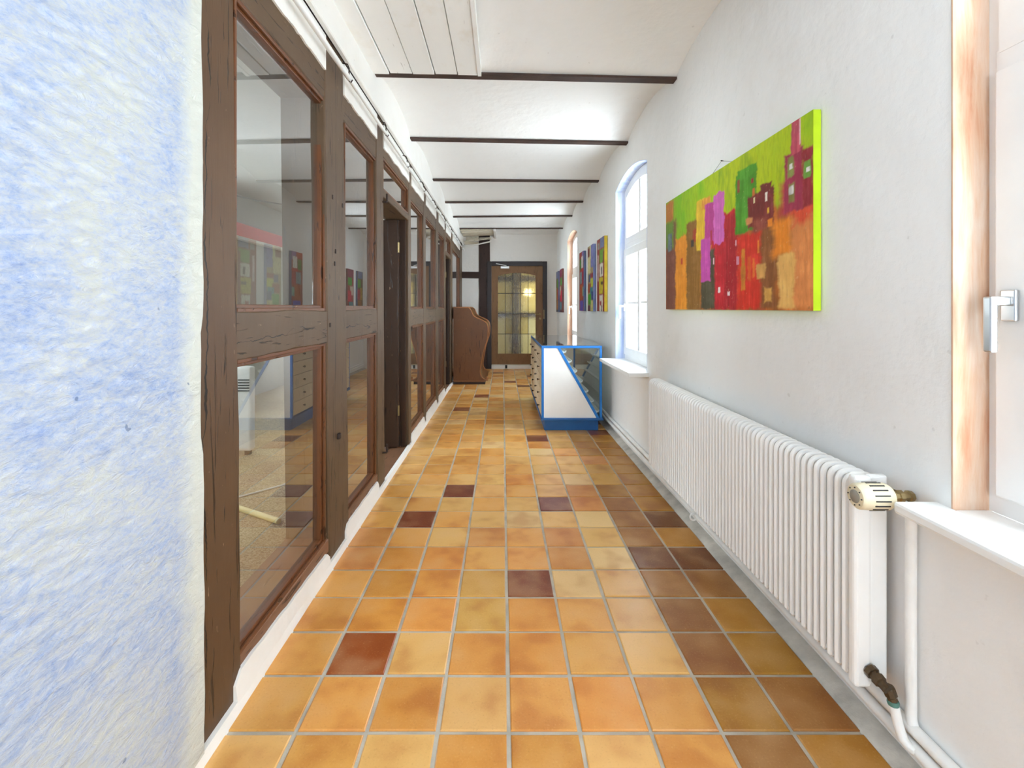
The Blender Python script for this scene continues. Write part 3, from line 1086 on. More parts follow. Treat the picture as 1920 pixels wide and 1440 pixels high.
lathe((.58, 10.61, 1.55), (0, -1, 0), [(0, .05), (.02, .05), (.03, .02), (.08, .02)], 14).build('lamp_base', 'brass', lamp, smooth=True)
prof = [(.06 + .07 * (1 - math.cos(PI * i / 10)), max(.004, .07 * math.sin(PI * i / 10))) for i in range(11)]
lathe((.58, 10.61, 1.55), (0, -1, 0), prof, 18).build('globe', 'lamp', lamp, smooth=True)

# ------------------------------------------------------------------ side room behind the partition
FILL_WIN = [(0.2, 1.4, 1.0, 2.3), (2.2, 3.4, 1.0, 2.3), (4.2, 5.4, 1.0, 2.3), (7.15, 8.95, .30, 2.58)]  # unseen windows, added so extra daylight reaches the corridor through the partition
rm = MB()
ye = -.6
for (a, b, z0, z1) in FILL_WIN:
    rm.box(-3.5, -3.4, ye, a, -.05, 2.8).box(-3.5, -3.4, a, b, -.05, z0).box(-3.5, -3.4, a, b, z1, 2.8)
    ye = b
rm.box(-3.5, -3.4, ye, 9.1, -.05, 2.8)
wall_s = rm.build('wall_side_room', 'room_wall', label='pale plaster outer wall of the side room behind the partition glass', cat='wall', kind='structure')
rm = MB().box(-3.5, -1.0, 9.0, 9.1, -.05, 2.8).box(-3.5, -1.0, -.7, -.6, -.05, 2.8)
rm.build('wall_side_room_end', 'room_wall', label='pale end walls of the side room behind the partition glass', cat='wall', kind='structure')
box('ceiling_side_room', 'room_wall', -3.5, -1.0, -.7, 9.1, 2.66, 2.8, label='white ceiling of the side room behind the partition glass', cat='ceiling', kind='structure')
box('floor_side_room', 'carpet', -3.5, -0.83, -.7, 9.1, -.1, -.004, label='beige speckled floor of the side room behind the partition', cat='floor', kind='structure')
for n_, (a, b, z0, z1), which in ((4, FILL_WIN[0], 'nearest'), (5, FILL_WIN[1], 'second nearest'), (6, FILL_WIN[2], 'second farthest'), (7, FILL_WIN[3], 'farthest')):
    portal('daylight_portal', (-3.52, (a + b) / 2, (z0 + z1) / 2), (0, -PI / 2, 0), z1 - z0, b - a)
    w = empty('window_%d' % n_, (-3.45, (a + b) / 2, z0), '%s of the four white framed windows added to the outer wall of the side room for fill light' % which, 'window', kind='structure')
    m = MB()
    for (p, q, r, t) in ((a, a + .05, z0, z1), (b - .05, b, z0, z1), (a + .05, b - .05, z0, z0 + .05), (a + .05, b - .05, z1 - .05, z1), ((a + b) / 2 - .03, (a + b) / 2 + .03, z0 + .05, z1 - .05)):
        m.box(-3.48, -3.42, p, q, r, t)
    m.build('frame', 'white_paint', w, bevel=.004)
    for (p, q) in ((a + .05, (a + b) / 2 - .03), ((a + b) / 2 + .03, b - .05)):
        box('pane', 'glass', -3.452, -3.448, p, q, z0 + .05, z1 - .05, w)
# white storage heater
ht = empty('storage_heater', (-2.2, 3.76, 0), 'white storage heater with side vents standing behind the lower partition pane', 'heater')
box('casing', 'white_enamel', -2.42, -2.05, 3.72, 3.80, .03, .72, ht, bevel=.02, bseg=3)
for i in range(5):
    box('vent_slot', 'slot', -2.15, -2.06, 3.716, 3.722, .52 + i * .022, .53 + i * .022, ht)
for (x, y) in ((-2.38, 3.76), (-2.09, 3.76)):
    box('foot', 'slot', x - .02, x + .02, y - .02, y + .02, -.004, .03, ht)
# red pelmet on the far wall of the room
pel = empty('red_pelmet', (-3.36, 6.0, 2.07), 'red pelmet board with a pale lower edge seen through the nearest pane', 'pelmet')
box('board', 'red', -3.395, -3.30, 4.9, 7.1, 2.10, 2.27, pel, bevel=.01)
box('edging', 'trim', -3.395, -3.29, 4.9, 7.1, 2.065, 2.10, pel, bevel=.004)
MB().tube([(-2.05, 2.97, .012), (-1.244, 2.544, .012)], .016, 12).build('pole', 'pole', smooth=True, label='pale yellow pole lying on the side room floor behind the nearest pane', cat='pole')
MB().tube([(-2.3, 2.80, .002), (-1.95, 2.80, .002), (-1.665, 2.90, .002), (-1.49, 3.09, .002), (-1.3, 3.45, .002)], .006, 8).build('floor_cable', 'cable', smooth=True, label='thin white cable lying on the side room floor behind the pole', cat='cable')
MB().tube([(-2.6, 2.6 + .28 * i, 2.30 - .10 * math.sin(PI * (i / 10)) + .012 * i) for i in range(11)], .007, 8).build('hanging_cable', 'cable_dark', smooth=True, label='grey cable slung below the side room ceiling behind the nearest pane', cat='cable')
sw = empty('switch_box', (-1.75, 5.0, 1.25), 'white switch box with vertical cable on the side room post behind the second pane', 'switch box')
box('stud', 'room_wall', -1.95, -1.72, 5.05, 5.15, 0, 2.66, label='pale stud of the side room behind the second pane carrying the switch box', cat='post', kind='structure').name = 'wall_stud'
box('switch', 'white_enamel', -1.84, -1.77, 5.01, 5.05, 1.22, 1.34, sw, bevel=.006)
box('switch', 'white_enamel', -1.84, -1.77, 5.01, 5.05, 1.36, 1.48, sw, bevel=.006)
MB().tube([(-1.80, 5.04, 1.48), (-1.805, 5.04, 1.9), (-1.80, 5.04, 2.65)], .008, 8).build('cable', 'cable', sw, smooth=True)

# ------------------------------------------------------------------ radiator
rad = empty('radiator', (1.0, 2.1, .17), 'long white column radiator under the big painting', 'radiator')
RY0, RY1, RZ0, RZ1, RX0, RX1 = 1.262, 2.985, .175, .742, .952, 1.050
path = [(RX0 + .011, 0, RZ0 + .012)]
for i in range(7):
    t = PI / 2 * i / 6
    path.append((RX0 + .011 + .026 * (1 - math.cos(t)), 0, RZ1 - .037 + .026 * math.sin(t)))
for i in range(7):
    t = PI / 2 * i / 6
    path.append((RX1 - .037 + .026 * math.sin(t), 0, RZ1 - .037 + .026 * math.cos(t)))
path.append((RX1 - .011, 0, RZ0 + .012))
cm = MB()
cm.tube(path, .0098, 8)
# middle tube and lower header
cm.tube([((RX0 + RX1) / 2, 0, RZ0 + .012), ((RX0 + RX1) / 2, 0, RZ1 - .012)], .0105, 8)
cm.tube([(RX0 + .008, 0, RZ0 + .016), (RX1 - .008, 0, RZ0 + .016)], .0125, 8)
cme = None
ncol = 59
for i in range(ncol):
    y = RY0 + .022 + (RY1 - RY0 - .022) * i / (ncol - 1)
    if cme is None:
        o = cm.build('column', 'white_enamel', rad, smooth=True, origin=(1.0, 0, RZ0))
        cme = o.data
        o.location = Vector((1.0, y, RZ0)) - worg(rad)
    else:
        link_mesh('column', cme, (1.0, y, RZ0), rad)
MB().box(RX0, .999, 1.236, RY0 + .004, RZ0 - .004, RZ1 + .002).build('end_cover', 'white_enamel', rad, bevel=.010, bseg=3)
MB().box(.998, RX1, 1.246, RY0 + .004, RZ0 + .004, RZ1 + .002).build('end_cover', 'white_enamel', rad, bevel=.008, bseg=3)
MB().tube([(1.0, RY0, RZ0 + .045), (1.0, RY1, RZ0 + .045)], .012, 10).build('header', 'white_enamel', rad, smooth=True)
MB().tube([(1.0, RY0, RZ1 - .045), (1.0, RY1, RZ1 - .045)], .012, 10).build('header', 'white_enamel', rad, smooth=True)
for y in (1.5, 2.75):
    box('wall_bracket', 'white_enamel', 1.045, XW - .001, y - .012, y + .012, .25, .66, rad)
# thermostat: cream head with slots, dial, brass body
th = empty('thermostat_valve', (.99, 1.19, .68), 'cream thermostat head with brass valve at the top of the radiator', 'valve')
ty, tz = 1.185, .712
head = lathe((.912, ty, tz), (1, 0, 0), [(0, .020), (.001, .028), (.006, .0325), (.036, .034), (.075, .034), (.084, .030), (.088, .020)], 28).build('head', 'cream', th, smooth=True)
for i in range(16):
    a = 2 * PI * i / 16
    m = MB()
    c, s = math.cos(a), math.sin(a)
    for xx in ((.940, .978),):
        r0, r1 = .031, .0352
        tvec = Vector((0, -s, c)) * .0016
        rv = Vector((0, c, s))
        ctr = Vector((0, ty, tz))
        vs = []
        for x in xx:
            for r in (r0, r1):
                for q in (-1, 1):
                    vs.append(ctr + Vector((x, 0, 0)) + rv * r + tvec * q)
        m.add(vs, [(0, 1, 3, 2), (4, 6, 7, 5), (0, 4, 5, 1), (2, 3, 7, 6), (0, 2, 6, 4), (1, 5, 7, 3)])
    m.build('slot', 'slot', head)
lathe((.9095, ty, tz), (1, 0, 0), [(0, .015), (.001, .0165), (.004, .0165)], 20).build('dial', 'dial', th, smooth=True)
for i in range(8):
    a = 2 * PI * i / 8
    lathe((.9105, ty + .0225 * math.cos(a), tz + .0225 * math.sin(a)), (1, 0, 0), [(0, .0018), (.004, .0018)], 8).build('dial_mark', 'slot', th)
lathe((.998, ty, tz), (1, 0, 0), [(0, .012), (.004, .017), (.012, .017), (.014, .013), (.022, .013), (.024, .016), (.034, .016), (.036, .011), (.050, .011), (.052, .015), (.062, .013)], 8).build('valve_body', 'brass', th)
MB().tube([(1.015, ty + .004, tz + .006), (1.004, 1.212, tz + .012), (.988, 1.2345, tz + .004)], [.011, .0125, .014], 10).build('union', 'brass', th, smooth=True)
# return valve at the bottom
rv = empty('return_valve', (1.0, 1.22, .2), 'dark bronze return valve at the bottom end of the radiator', 'valve')
lathe((.990, 1.2345, .224), (.12, -.9, -.25), [(0, .018), (.012, .018), (.013, .013), (.020, .013), (.021, .017), (.034, .016), (.036, .012), (.054, .012)], 8).build('valve_body', 'bronze', rv)
lathe((1.006, 1.196, .212), (.25, -.2, -1), [(0, .012), (.004, .015), (.022, .015), (.026, .012), (.034, .012)], 8).build('elbow', 'bronze', rv)
lathe((1.0145, 1.190, .180), (.1, -.06, -1), [(0, .0125), (.006, .0135), (.012, .0125)], 12).build('sealing_ring', 'verdigris', rv, smooth=True)

# ------------------------------------------------------------------ heating pipes
PR = .0155
lp = empty('return_pipe', (1.04, 3, .09), 'lower white heating pipe along the right wall foot', 'pipe')
MB().tube([(1.041, -2.2, .086), (1.041, 8.9, .086)], PR, 12).build('pipe_run', 'pipe', lp, smooth=True)
MB().tube([(1.0155, 1.189, .172), (1.020, 1.182, .13), (1.023, 1.170, .098), (1.030, 1.158, .088), (1.041, 1.14, .086)], [.0115, .0115, .012, .0125, .013], 12).build('riser', 'pipe', lp, smooth=True)
MB().tube([(1.021 + .017 * math.cos(t), 2.45, .080 + .018 * math.sin(t)) for t in [0.6 + 5.0 * i / 14 for i in range(15)]], .005, 6).build('pipe_clip', 'white_enamel', lp, smooth=True)
sp = empty('supply_pipe', (1.055, 3, .12), 'upper white heating pipe with riser along the right wall foot', 'pipe')
MB().tube([(1.053, -2.2, .120), (1.053, 8.9, .120)], PR, 12).build('pipe_run', 'pipe', sp, smooth=True)
MB().tube([(1.053, 1.172, .118), (1.053, 1.180, .145), (1.053, 1.181, .40), (1.053, 1.180, .650), (1.053, 1.181, .697)], .0125, 12).build('riser', 'pipe', sp, smooth=True)

# ------------------------------------------------------------------ glass display counter with drawers
CX0, CX1, CY0, CY1, CZ0, CZ1 = .378, .967, 4.45, 6.12, .128, .829
ct = empty('display_counter', ((CX0 + CX1) / 2, (CY0 + CY1) / 2, 0), 'blue-edged display counter with glass top and cream drawers', 'counter')
MB().box(CX0 + .03, CX1 - .03, CY0 + .035, CY1 - .03, -.002, .105).build('plinth', 'navy', ct, bevel=.004)
MB().box(CX0 - .006, CX1 + .012, CY0 - .012, CY1 + .01, .104, CZ0).build('base_rail', 'navy', ct, bevel=.005)
fw = .023
DT, DB = CX0 + .155, CX1 - .055     # the diagonal: top and bottom x
for y in (CY0, CY1 - fw):
    for (a, b) in ((CX0, CX0 + fw), (CX1 - fw, CX1)):
        box('frame_upright', 'blue_metal', a, b, y, y + fw, CZ0, CZ1 - fw, ct, bevel=.003)
    box('frame_rail', 'blue_metal', CX0, CX1, y, y + fw, CZ1 - fw, CZ1, ct, bevel=.003)
    MB().prism([(DT, CZ1 - fw), (DT + .030, CZ1 - fw), (DB + .030, CZ0), (DB, CZ0)], 'y', y, y + fw).build('diagonal_bar', 'blue_metal', ct, bevel=.002)
for (a, b) in ((CX0, CX0 + fw), (CX1 - fw, CX1)):
    box('frame_rail', 'blue_metal', a, b, CY0 + fw, CY1 - fw, CZ1 - fw, CZ1, ct, bevel=.003)
for y in (CY0 + .006, CY1 - .014):
    MB().prism([(CX0 + fw, CZ0), (DB + .004, CZ0), (DT + .004, CZ1 - fw), (CX0 + fw, CZ1 - fw)], 'y', y, y + .008).build('end_panel', 'white_panel', ct)
    MB().prism([(DB + .028, CZ0), (CX1 - fw, CZ0), (CX1 - fw, CZ1 - fw), (DT + .028, CZ1 - fw)], 'y', y + .002, y + .006).build('side_glass', 'case_glass', ct)
box('front_glass', 'case_glass', CX1 - .012, CX1 - .007, CY0 + fw, CY1 - fw, CZ0, CZ1 - fw, ct)
box('top_glass', 'case_top', CX0 + .004, CX1 - .004, CY0 + .004, CY1 - .004, CZ1 + .0005, CZ1 + .0055, ct)
MB().prism([(CX0 + .025, CZ0 + .004), (DB + .004, CZ0 + .004), (DT + .006, CZ1 - .03), (CX0 + .025, CZ1 - .03)], 'y', CY0 + .018, CY1 - .02).build('carcase', 'white_panel', ct)
# sloping rack of white trays behind the glass
for i in range(7):
    t = (i + .5) / 7
    x = DT + .03 + (DB - DT) * t
    z = CZ1 - fw - (CZ1 - fw - CZ0) * t
    MB().prism([(x - .006, z - .01), (x + .030, z + .006), (x + .034, z + .026), (x + .026, z + .026), (x + .018, z + .012), (x - .010, z + .022)], 'y', CY0 + .03, CY1 - .03).build('tray', 'white_panel', ct, bevel=.003)
# drawers on the corridor side: five rows of two
rows = 5
zz0, zz1 = CZ0 + .012, CZ1 - .032
hh = (zz1 - zz0) / rows
for r in range(rows):
    for c in range(2):
        ya = CY0 + fw + .004 + c * ((CY1 - CY0 - 2 * fw) / 2)
        yb = ya + (CY1 - CY0 - 2 * fw) / 2 - .006
        d = box('drawer', 'drawer', CX0 - .002, CX0 + .024, ya, yb, zz0 + r * hh + .003, zz0 + (r + 1) * hh - .003, ct, bevel=.003)
        for ky in (ya + .21, yb - .21):
            zc = zz0 + (r + .5) * hh
            MB().tube([(CX0 - .002, ky, zc), (CX0 - .014, ky, zc), (CX0 - .016, ky, zc), (CX0 - .026, ky, zc)], [.005, .005, .011, .009], 10).build('knob', 'knob', d, smooth=True)

# ------------------------------------------------------------------ curved wooden cabinet by the far door
cb = empty('wooden_cabinet', (-.52, 7.6, 0), 'brown wooden cabinet with a scrolled curving front edge', 'cabinet')
ky = 7.15


def cpx(x, y):
    return ((820 + x / 4.571 - VPX) * ky / F_PX, EYE - (560 + y / 4.571 - VPY) * ky / F_PX)


ctrl = [(262, 78), (282, 92), (292, 118), (304, 146), (332, 166), (372, 182), (410, 200), (428, 226), (432, 262), (430, 310), (424, 352), (408, 400), (394, 440), (384, 490),
        (376, 540), (366, 590), (362, 628), (370, 664), (388, 686), (412, 697), (430, 702)]
pts = [cpx(*p) for p in ctrl]


def smooth_poly(ps, n=3):
    for _ in range(n):
        q = [ps[0]]
        for a, b in zip(ps[:-1], ps[1:]):
            q += [(a[0] * .75 + b[0] * .25, a[1] * .75 + b[1] * .25), (a[0] * .25 + b[0] * .75, a[1] * .25 + b[1] * .75)]
        ps = q + [ps[-1]]
    return ps


front = smooth_poly(pts, 2)
front = [(x, z) for x, z in front]
xl = -.772
zb = .06
sidep = [(xl, zb)] + [(xl, front[0][1])] + front + [(front[-1][0] + .004, zb)]
MB().prism(sidep, 'y', ky, ky + .035).build('side_panel', 'cabinet', cb)
MB().prism(sidep, 'y', ky + 1.05, ky + 1.085).build('side_panel', 'cabinet', cb)
# curved front skin, set slightly back, and its edge moulding
m = MB()
inn = [(x - .03, z) for x, z in front]
for (a, b, c, d) in zip(front[:-1], front[1:], inn[1:], inn[:-1]):
    m.prism([(a[0] - .012, a[1]), (b[0] - .012, b[1]), (c[0] - .012, c[1]), (d[0] - .012, d[1])], 'y', ky + .035, ky + 1.05)
m.build('curved_front', 'cabinet', cb, smooth=True)
for y in (ky + .012, ky + 1.07):
    MB().tube([(x + .002, y, z) for x, z in front], .011, 8).build('edge_moulding', 'cabinet_edge', cb, smooth=True)
box('top', 'cabinet_edge', xl, front[0][0] + .008, ky - .004, ky + 1.09, front[0][1] - .004, front[0][1] + .016, cb, bevel=.004)
# scroll foot
MB().tube([(-.248, ky + .02, .12), (-.24, ky + .02, .10), (-.245, ky + .02, .075), (-.27, ky + .02, .062)], [.012, .02, .018, .012], 8).build('scroll_foot', 'cabinet_edge', cb, smooth=True)
box('base', 'darkwood', xl + .004, -.275, ky + .015, ky + 1.07, 0.0, zb - .014, cb)
box('base_moulding', 'cabinet_edge', xl, -.262, ky - .004, ky + 1.088, zb - .014, zb, cb, bevel=.003)
box('back_panel', 'cabinet', xl, xl + .02, ky + .035, ky + 1.05, zb, front[0][1] - .004, cb)


# ------------------------------------------------------------------ paintings
def fbm(x, y, s, seed):
    v, a = 0, 1
    for k in range(3):
        v += a * noise.noise(Vector((x * s, y * s, seed)))
        a *= .5
        s *= 2.1
    return v


def mixc(a, b, t):
    t = max(0, min(1, t))
    return tuple(p + (q - p) * t for p, q in zip(a, b))


def canvas(name, y_far, y_near, z0, z1, fn, nu, nv, side, label, cat='painting', group=None, th=.026, hang=.003):
    """stretched canvas on the right wall; fn(u,v) gives the paint, u from its far to its near end"""
    x0, x1 = XW - hang - th, XW - hang
    root = empty(name, (XW - hang, (y_far + y_near) / 2, z0), label, cat, group)
    vs, fs, cols = [], [], []
    W, H = y_far - y_near, z1 - z0
    for j in range(nv + 1):
        for i in range(nu + 1):
            vs.append((x0, y_far - W * i / nu, z0 + H * j / nv))
            cols.append(fn(i / nu, j / nv))
    for j in range(nv):
        for i in range(nu):
            a = j * (nu + 1) + i
            fs.append((a, a + 1, a + nu + 2, a + nu + 1))
    me = bpy.data.meshes.new('picture')
    o0 = worg(root)
    me.from_pydata([tuple(Vector(v) - o0) for v in vs], [], fs)
    at = me.color_attributes.new('paint', 'FLOAT_COLOR', 'POINT')
    flat = []
    for c in cols:
        flat += [c[0], c[1], c[2], 1.0]
    at.data.foreach_set('color', flat)
    me.materials.append(M['canvas'])
    link_mesh('picture', me, o0, root)
    box('stretched_edge', side, x0 + .0006, x1, y_near, y_far, z0, z1, root)
    return root


def S(*c):
    return srgb(*c)


def uv(x, y):
    """turns a position measured on the slanted view of the painting into its own u, v"""
    X = XW - .029
    Y = X * F_PX / (1200 + x / 3.2727 - VPX)
    Z = EYE + (VPY - (160 + y / 3.2727)) * Y / F_PX
    return (2.916 - Y) / (2.916 - 1.534), (Z - 1.190) / .675


def R(x0, x1, yt, yb, col, rag=.012, soft=.01, dark=.12, seed=0):
    """painted block: left/right and top/bottom edges read at its middle"""
    um0, um1 = uv(x0, (yt + yb) / 2)[0], uv(x1, (yt + yb) / 2)[0]
    xm = (x0 + x1) / 2
    v1, v0 = uv(xm, yt)[1], uv(xm, yb)[1]
    return (um0, um1, v0, v1, srgb(*col), rag, soft, dark, seed)


BLK = [
    R(158, 222, 840, 1380, (128, 72, 52), .02, .03), R(158, 205, 715, 840, (190, 120, 42), .01, .02), R(160, 205, 840, 1000, (104, 140, 40), .02, .03),
    R(218, 322, 925, 1380, (232, 146, 24), .018, .012), R(285, 372, 830, 1380, (140, 96, 26), .02, .015), R(325, 352, 880, 960, (170, 60, 30), .01, .01),
    R(345, 402, 700, 1010, (226, 184, 40), .012, .006), R(380, 430, 690, 760, (222, 150, 50), .015, .01),
    R(440, 602, 785, 1376, (200, 26, 40), .02, .012, .25), R(520, 600, 800, 1376, (176, 22, 34), .02, .02, .25), R(598, 760, 905, 1376, (222, 50, 26), .02, .02, .2),
    R(375, 458, 1010, 1374, (82, 74, 48), .015, .012, .3), R(398, 460, 722, 960, (188, 62, 140), .014, .006), R(452, 516, 660, 970, (210, 104, 184), .016, .006),
    R(374, 432, 940, 1204, (200, 78, 170), .012, .006), R(432, 442, 890, 980, (170, 40, 60), .004, .003),
    R(620, 646, 1000, 1260, (212, 130, 30), .012, .006, .4), R(660, 680, 1050, 1200, (226, 96, 30), .01, .01), R(690, 705, 1060, 1180, (240, 120, 40), .01, .006), R(720, 732, 950, 1030, (240, 140, 40), .004, .004),
    R(740, 835, 860, 1374, (146, 88, 38), .02, .02, .3), R(820, 935, 800, 1060, (240, 142, 30), .03, .03), R(925, 1090, 770, 1376, (228, 142, 76), .02, .03, .12),
    R(848, 948, 1030, 1372, (236, 182, 100), .02, .012, .1), R(860, 1060, 560, 780, (186, 60, 60), .02, .03), R(940, 1062, 735, 840, (228, 84, 50), .03, .03),
    R(585, 715, 520, 905, (80, 152, 26), .014, .008, .25), R(595, 720, 500, 560, (84, 158, 30), .01, .006), R(664, 818, 650, 860, (128, 42, 36), .014, .008, .25), R(740, 806, 600, 700, (126, 44, 38), .01, .006, .2), R(690, 780, 820, 890, (150, 70, 50), .02, .02, .3),
    R(784, 812, 820, 865, (238, 140, 30), .006, .004), R(650, 690, 815, 850, (222, 150, 90), .008, .008),
    R(886, 1000, 405, 770, (166, 48, 78), .012, .008, .2), R(995, 1062, 380, 740, (150, 40, 50), .012, .01, .2), R(926, 985, 180, 420, (190, 74, 92), .008, .005, .15),
    R(978, 986, 200, 360, (236, 190, 190), .002, .002), R(905, 945, 440, 560, (134, 140, 66), .01, .008), R(912, 948, 600, 720, (132, 124, 60), .01, .008),
    R(916, 936, 480, 512, (236, 232, 226), .004, .002, .3), R(914, 942, 622, 664, (220, 216, 210), .006, .003, .5), R(1005, 1048, 462, 566, (110, 158, 60), .006, .004), R(1020, 1042, 500, 528, (238, 236, 228), .004, .002),
    R(597, 612, 580, 660, (150, 80, 50), .003, .002), R(682, 696, 570, 602, (160, 56, 40), .004, .002), R(690, 704, 632, 680, (196, 108, 40), .003, .002), R(696, 706, 688, 722, (236, 220, 170), .003, .002),
    R(768, 782, 656, 712, (240, 226, 210), .003, .002), R(780, 792, 752, 782, (240, 190, 60), .003, .002), R(585, 592, 950, 985, (230, 190, 200), .002, .002), R(592, 600, 1050, 1100, (216, 150, 170), .002, .002), R(600, 608, 1050, 1100, (216, 150, 170), .002, .002),
    R(716, 768, 1092, 1188, (216, 162, 86), .012, .008), R(764, 806, 1242, 1328, (222, 166, 76), .012, .008), R(312, 330, 950, 990, (70, 60, 50), .004, .003), R(172, 196, 910, 1020, (96, 116, 120), .01, .006, .5),
    R(250, 262, 1060, 1100, (200, 70, 30), .004, .004), R(480, 492, 1240, 1270, (240, 220, 220), .004, .002), R(536, 552, 1266, 1290, (244, 226, 226), .004, .002), R(540, 544, 1290, 1360, (150, 20, 30), .002, .002), R(448, 456, 1060, 1100, (236, 200, 205), .002, .002),
    R(1034, 1046, 1356, 1360, (30, 22, 24), .001, .001), R(1034, 1037, 1358, 1372, (30, 22, 24), .001, .001), R(1034, 1048, 1370, 1374, (30, 22, 24), .001, .001), R(1050, 1080, 1362, 1366, (50, 34, 30), .001, .001),
]
GY = [(0.0, .62), (.08, .56), (.2, .60), (.35, .62), (.5, .66), (.62, .60), (.75, .58), (.86, .62), (1.0, .70)]


def big_picture(u, v):
    nz = fbm(u * 5, v * 1.6, 3.0, 1.3)
    fine = noise.noise(Vector((u * 120, v * 14, 2.2)))
    # lime sky, yellower to the right of centre
    top = mixc(S(126, 186, 2), S(190, 208, 4), .5 + .5 * math.sin((u - .35) * 4.5) + nz * .5)
    top = mixc(top, S(92, 150, 14), .55 * (nz + fine * .6))
    base = mixc(S(214, 130, 40), S(226, 120, 40), u)
    base = mixc(base, S(150, 90, 30), .5 + nz)
    for (a, b), (c, d) in zip(GY[:-1], GY[1:]):
        if a <= u <= c:
            gy = b + (d - b) * (u - a) / (c - a)
    t = (v - gy + nz * .10 + fine * .05) / .07 + .5
    col = mixc(base, top, t)
    for (u0, u1, v0, v1, c, rag, soft, dk, sd) in BLK:
        if u < u0 - .08 or u > u1 + .08 or v < v0 - .1 or v > v1 + .1:
            continue
        w1 = rag * .6 * (noise.noise(Vector((u0 * 40, v * 18, 1))) + .5 * noise.noise(Vector((u0 * 40, v * 90, 2))))
        w2 = rag * 1.1 * (noise.noise(Vector((u * 30, v0 * 40, 3))) + .5 * noise.noise(Vector((u * 90, v1 * 40, 4))))
        d = min(u - u0 + w1, u1 - u + w1, (v - v0 + w2) * .8, (v1 - v + w2) * .8)
        a = d / soft + .5
        if a > 0:
            st = noise.noise(Vector((u * 90, v * 5, u0 * 50))) * .7 + fbm(u, v, 14, u0 * 30) * .6
            cc = mixc(c, tuple(q * .42 for q in c), dk * (st + .25) * 1.3)
            cc = mixc(cc, tuple(min(1, q * 1.4 + .03) for q in c), -st * .8)
            if noise.noise(Vector((u * 140, v * 60, u0 * 17))) > .66:
                cc = mixc(cc, S(240, 200, 150), .3)
            col = mixc(col, cc, a)
    return col


M['lime_edge'] = simple('lime_canvas_edge', srgb(204, 240, 30), 0.5, var=0.1)
canvas('painting', 2.916, 1.534, 1.190, 1.865, big_picture, 330, 170, 'lime_edge', 'large abstract city painting in lime green, red and orange above the radiator', th=.026)


def patchwork(rects, base, seed):
    def fn(u, v):
        n1 = fbm(u * 2, v * 3, 3, seed)
        col = mixc(base, tuple(q * .5 for q in base), n1 * .8)
        for (a, b, c, d, k) in rects:
            w = .025 * noise.noise(Vector((u * 9, v * 22, seed + a * 9)))
            e = min((u - a + w), (b - u + w), (v - c) * 2 + w, (d - v) * 2 + w) / .03 + .5
            if e > 0:
                kk = S(*k)
                st = noise.noise(Vector((u * 14, v * 26, seed + c * 30)))
                kk = mixc(kk, tuple(q * .35 for q in kk), st * .9)
                col = mixc(col, kk, e)
        return col
    return fn


PC = [(.42, .95, .86, 1.0, (112, 124, 164)), (.1, .35, .86, .95, (150, 150, 140)), (.36, .92, .66, .84, (112, 164, 54)), (.36, .86, .47, .65, (232, 226, 212)), (.30, .95, .24, .46, (206, 190, 40)),
      (.34, .80, .0, .22, (234, 228, 214)), (.10, .22, .42, .78, (228, 206, 196)), (.84, 1.0, 0.0, .8, (150, 44, 40)), (.6, .72, .5, .6, (60, 50, 60)), (.42, .6, .08, .14, (176, 40, 36)), (.62, .72, .0, .08, (50, 40, 50)), (.55, .8, .36, .40, (80, 70, 40))]
PB = [(.0, .40, .84, .97, (124, 48, 40)), (.42, .62, .80, 1.0, (216, 210, 150)), (.60, 1.0, .66, 1.0, (128, 130, 190)), (.0, .56, .58, .83, (216, 204, 150)), (.5, 1.0, .50, .57, (140, 30, 56)), (.2, .52, .44, .56, (70, 80, 120)),
      (.55, 1.0, .37, .49, (196, 198, 64)), (.1, .62, .28, .42, (160, 62, 40)), (.5, .95, .24, .36, (50, 138, 150)), (.68, 1.0, .17, .30, (40, 60, 130)), (.15, .66, .10, .26, (72, 160, 40)), (.1, .46, .0, .09, (96, 36, 70)), (.6, 1.0, .0, .16, (206, 196, 130))]
PA = [(.0, .66, .90, 1.0, (170, 60, 44)), (.6, 1.0, .86, 1.0, (130, 100, 160)), (.1, .46, .70, .88, (62, 130, 40)), (.5, .9, .72, .92, (224, 220, 216)), (.45, 1.0, .66, .72, (190, 30, 40)), (.15, .6, .46, .66, (130, 150, 156)),
      (.62, 1.0, .44, .66, (166, 34, 60)), (.2, .8, .18, .44, (176, 84, 40)), (.75, 1.0, .25, .4, (120, 170, 160)), (.2, .9, .0, .17, (96, 90, 190))]
PD = [(.1, .9, .82, 1.0, (120, 130, 170)), (.4, .95, .6, .8, (90, 160, 60)), (.1, .5, .3, .6, (190, 150, 60)), (.5, 1.0, .3, .55, (190, 60, 80)), (.2, .9, .06, .28, (170, 110, 60)), (.0, 1.0, .0, .05, (60, 70, 90))]
PE = [(.1, .9, .8, 1.0, (130, 50, 80)), (.3, .95, .62, .8, (70, 150, 60)), (.1, .6, .4, .6, (210, 190, 170)), (.4, 1.0, .25, .5, (200, 40, 70)), (.1, .8, .06, .24, (90, 140, 150)), (.0, 1.0, .0, .05, (80, 40, 60))]
M['edge_yellow'] = simple('yellow_canvas_edge', srgb(216, 190, 50), 0.5, var=0.2)
M['edge_blue'] = simple('blue_canvas_edge', srgb(112, 122, 168), 0.5, var=0.25)
M['edge_slate'] = simple('slate_canvas_edge', srgb(92, 104, 140), 0.5, var=0.25)
M['edge_brown'] = simple('brown_canvas_edge', srgb(120, 70, 64), 0.5, var=0.25)
G = 'narrow upright abstract canvases on the right wall'
canvas('narrow_painting', 5.02, 4.66, 1.162, 1.936, patchwork(PC, S(150, 54, 42), 3.1), 36, 90, 'edge_yellow', 'narrow upright abstract painting with a yellow edge, nearest the blue window', group=G, th=.032)
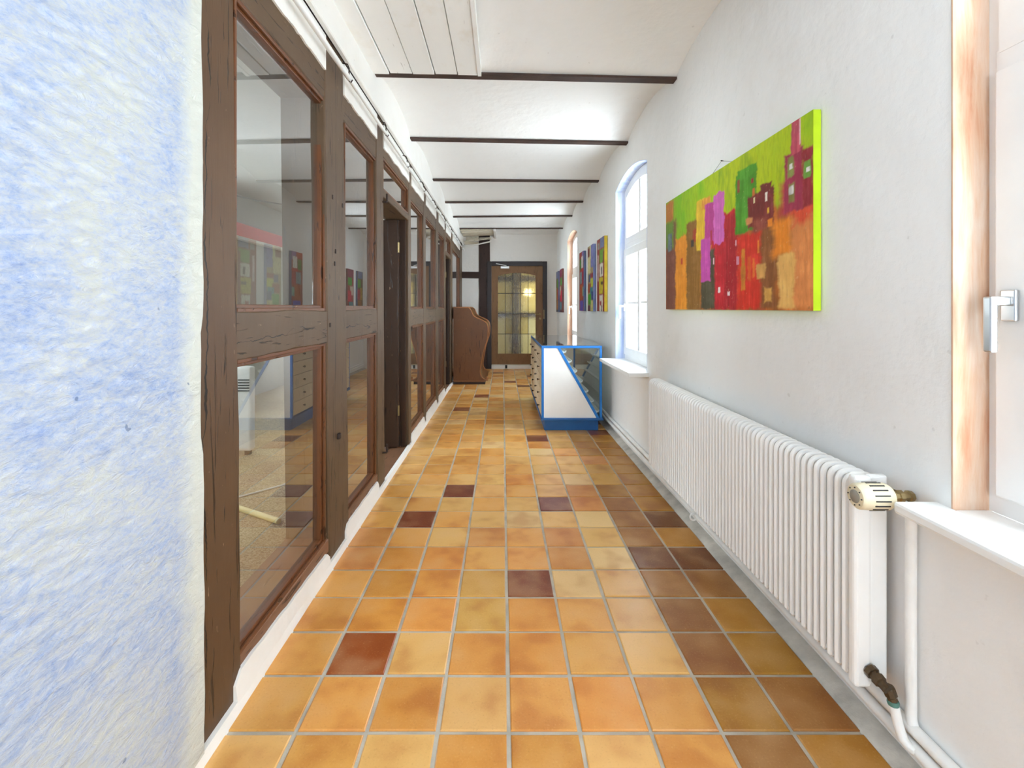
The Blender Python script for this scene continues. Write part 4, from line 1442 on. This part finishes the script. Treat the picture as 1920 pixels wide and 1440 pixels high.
canvas('narrow_painting', 5.58, 5.24, 1.160, 1.934, patchwork(PB, S(170, 150, 110), 7.7), 36, 90, 'edge_blue', 'narrow upright abstract painting with violet and cream patches, middle of the three', group=G, th=.032)
canvas('narrow_painting', 6.18, 5.86, 1.160, 1.932, patchwork(PA, S(150, 60, 60), 9.2), 36, 90, 'edge_slate', 'narrow upright abstract painting with an orange-brown and violet foot, beside the salmon window', group=G, th=.032)
canvas('narrow_painting', 8.30, 7.98, 1.12, 1.885, patchwork(PE, S(150, 60, 60), 2.2), 24, 60, 'edge_brown', 'narrow reddish abstract painting past the salmon window, nearer of the two', group=G, th=.032)
canvas('narrow_painting', 8.84, 8.52, 1.12, 1.885, patchwork(PD, S(120, 90, 60), 4.4), 24, 60, 'edge_slate', 'narrow blue-grey abstract painting closest to the end wall corner', group=G, th=.032)
nl = MB().tube([(XW + .002, 2.22, 1.912), (XW - .012, 2.22, 1.914)], .0025, 6).tube([(XW - .008, 2.22, 1.912), (XW - .012, 2.32, 1.87)], .0008, 5).tube([(XW - .008, 2.22, 1.912), (XW - .012, 2.10, 1.87)], .0008, 5)
nl.build('picture_nail', 'hook', label='small nail with hanging wire above the big painting', cat='nail')

# ------------------------------------------------------------------ glazed entrance added behind the camera for fill daylight
NY = -2.2
MB().box(-1.0, -.25, NY - .1, NY, -.05, 2.85).box(.75, 1.31, NY - .1, NY, -.05, 2.85).box(-.25, .75, NY - .1, NY, 2.45, 2.85).build('wall_near', 'wall', label='white wall closing the corridor behind the camera, with a glazed entrance added for fill light', cat='wall', kind='structure')
d4 = empty('door_4', (.25, NY - .05, 0), 'white glazed double door added behind the camera to let in fill light', 'door', kind='structure')
for (a, b) in ((-.25, .245), (.255, .75)):
    lf = MB().box(a, a + .08, NY - .07, NY - .03, 0, 2.45).box(b - .08, b, NY - .07, NY - .03, 0, 2.45).box(a + .08, b - .08, NY - .07, NY - .03, 0, .2).box(a + .08, b - .08, NY - .07, NY - .03, 2.37, 2.45).build('leaf', 'white_paint', d4, bevel=.004)
    box('pane', 'glass', a + .08, b - .08, NY - .052, NY - .048, .2, 2.37, lf)
portal('daylight_portal', (.25, NY - .14, 1.25), (PI / 2, 0, 0), 1.04, 2.5)
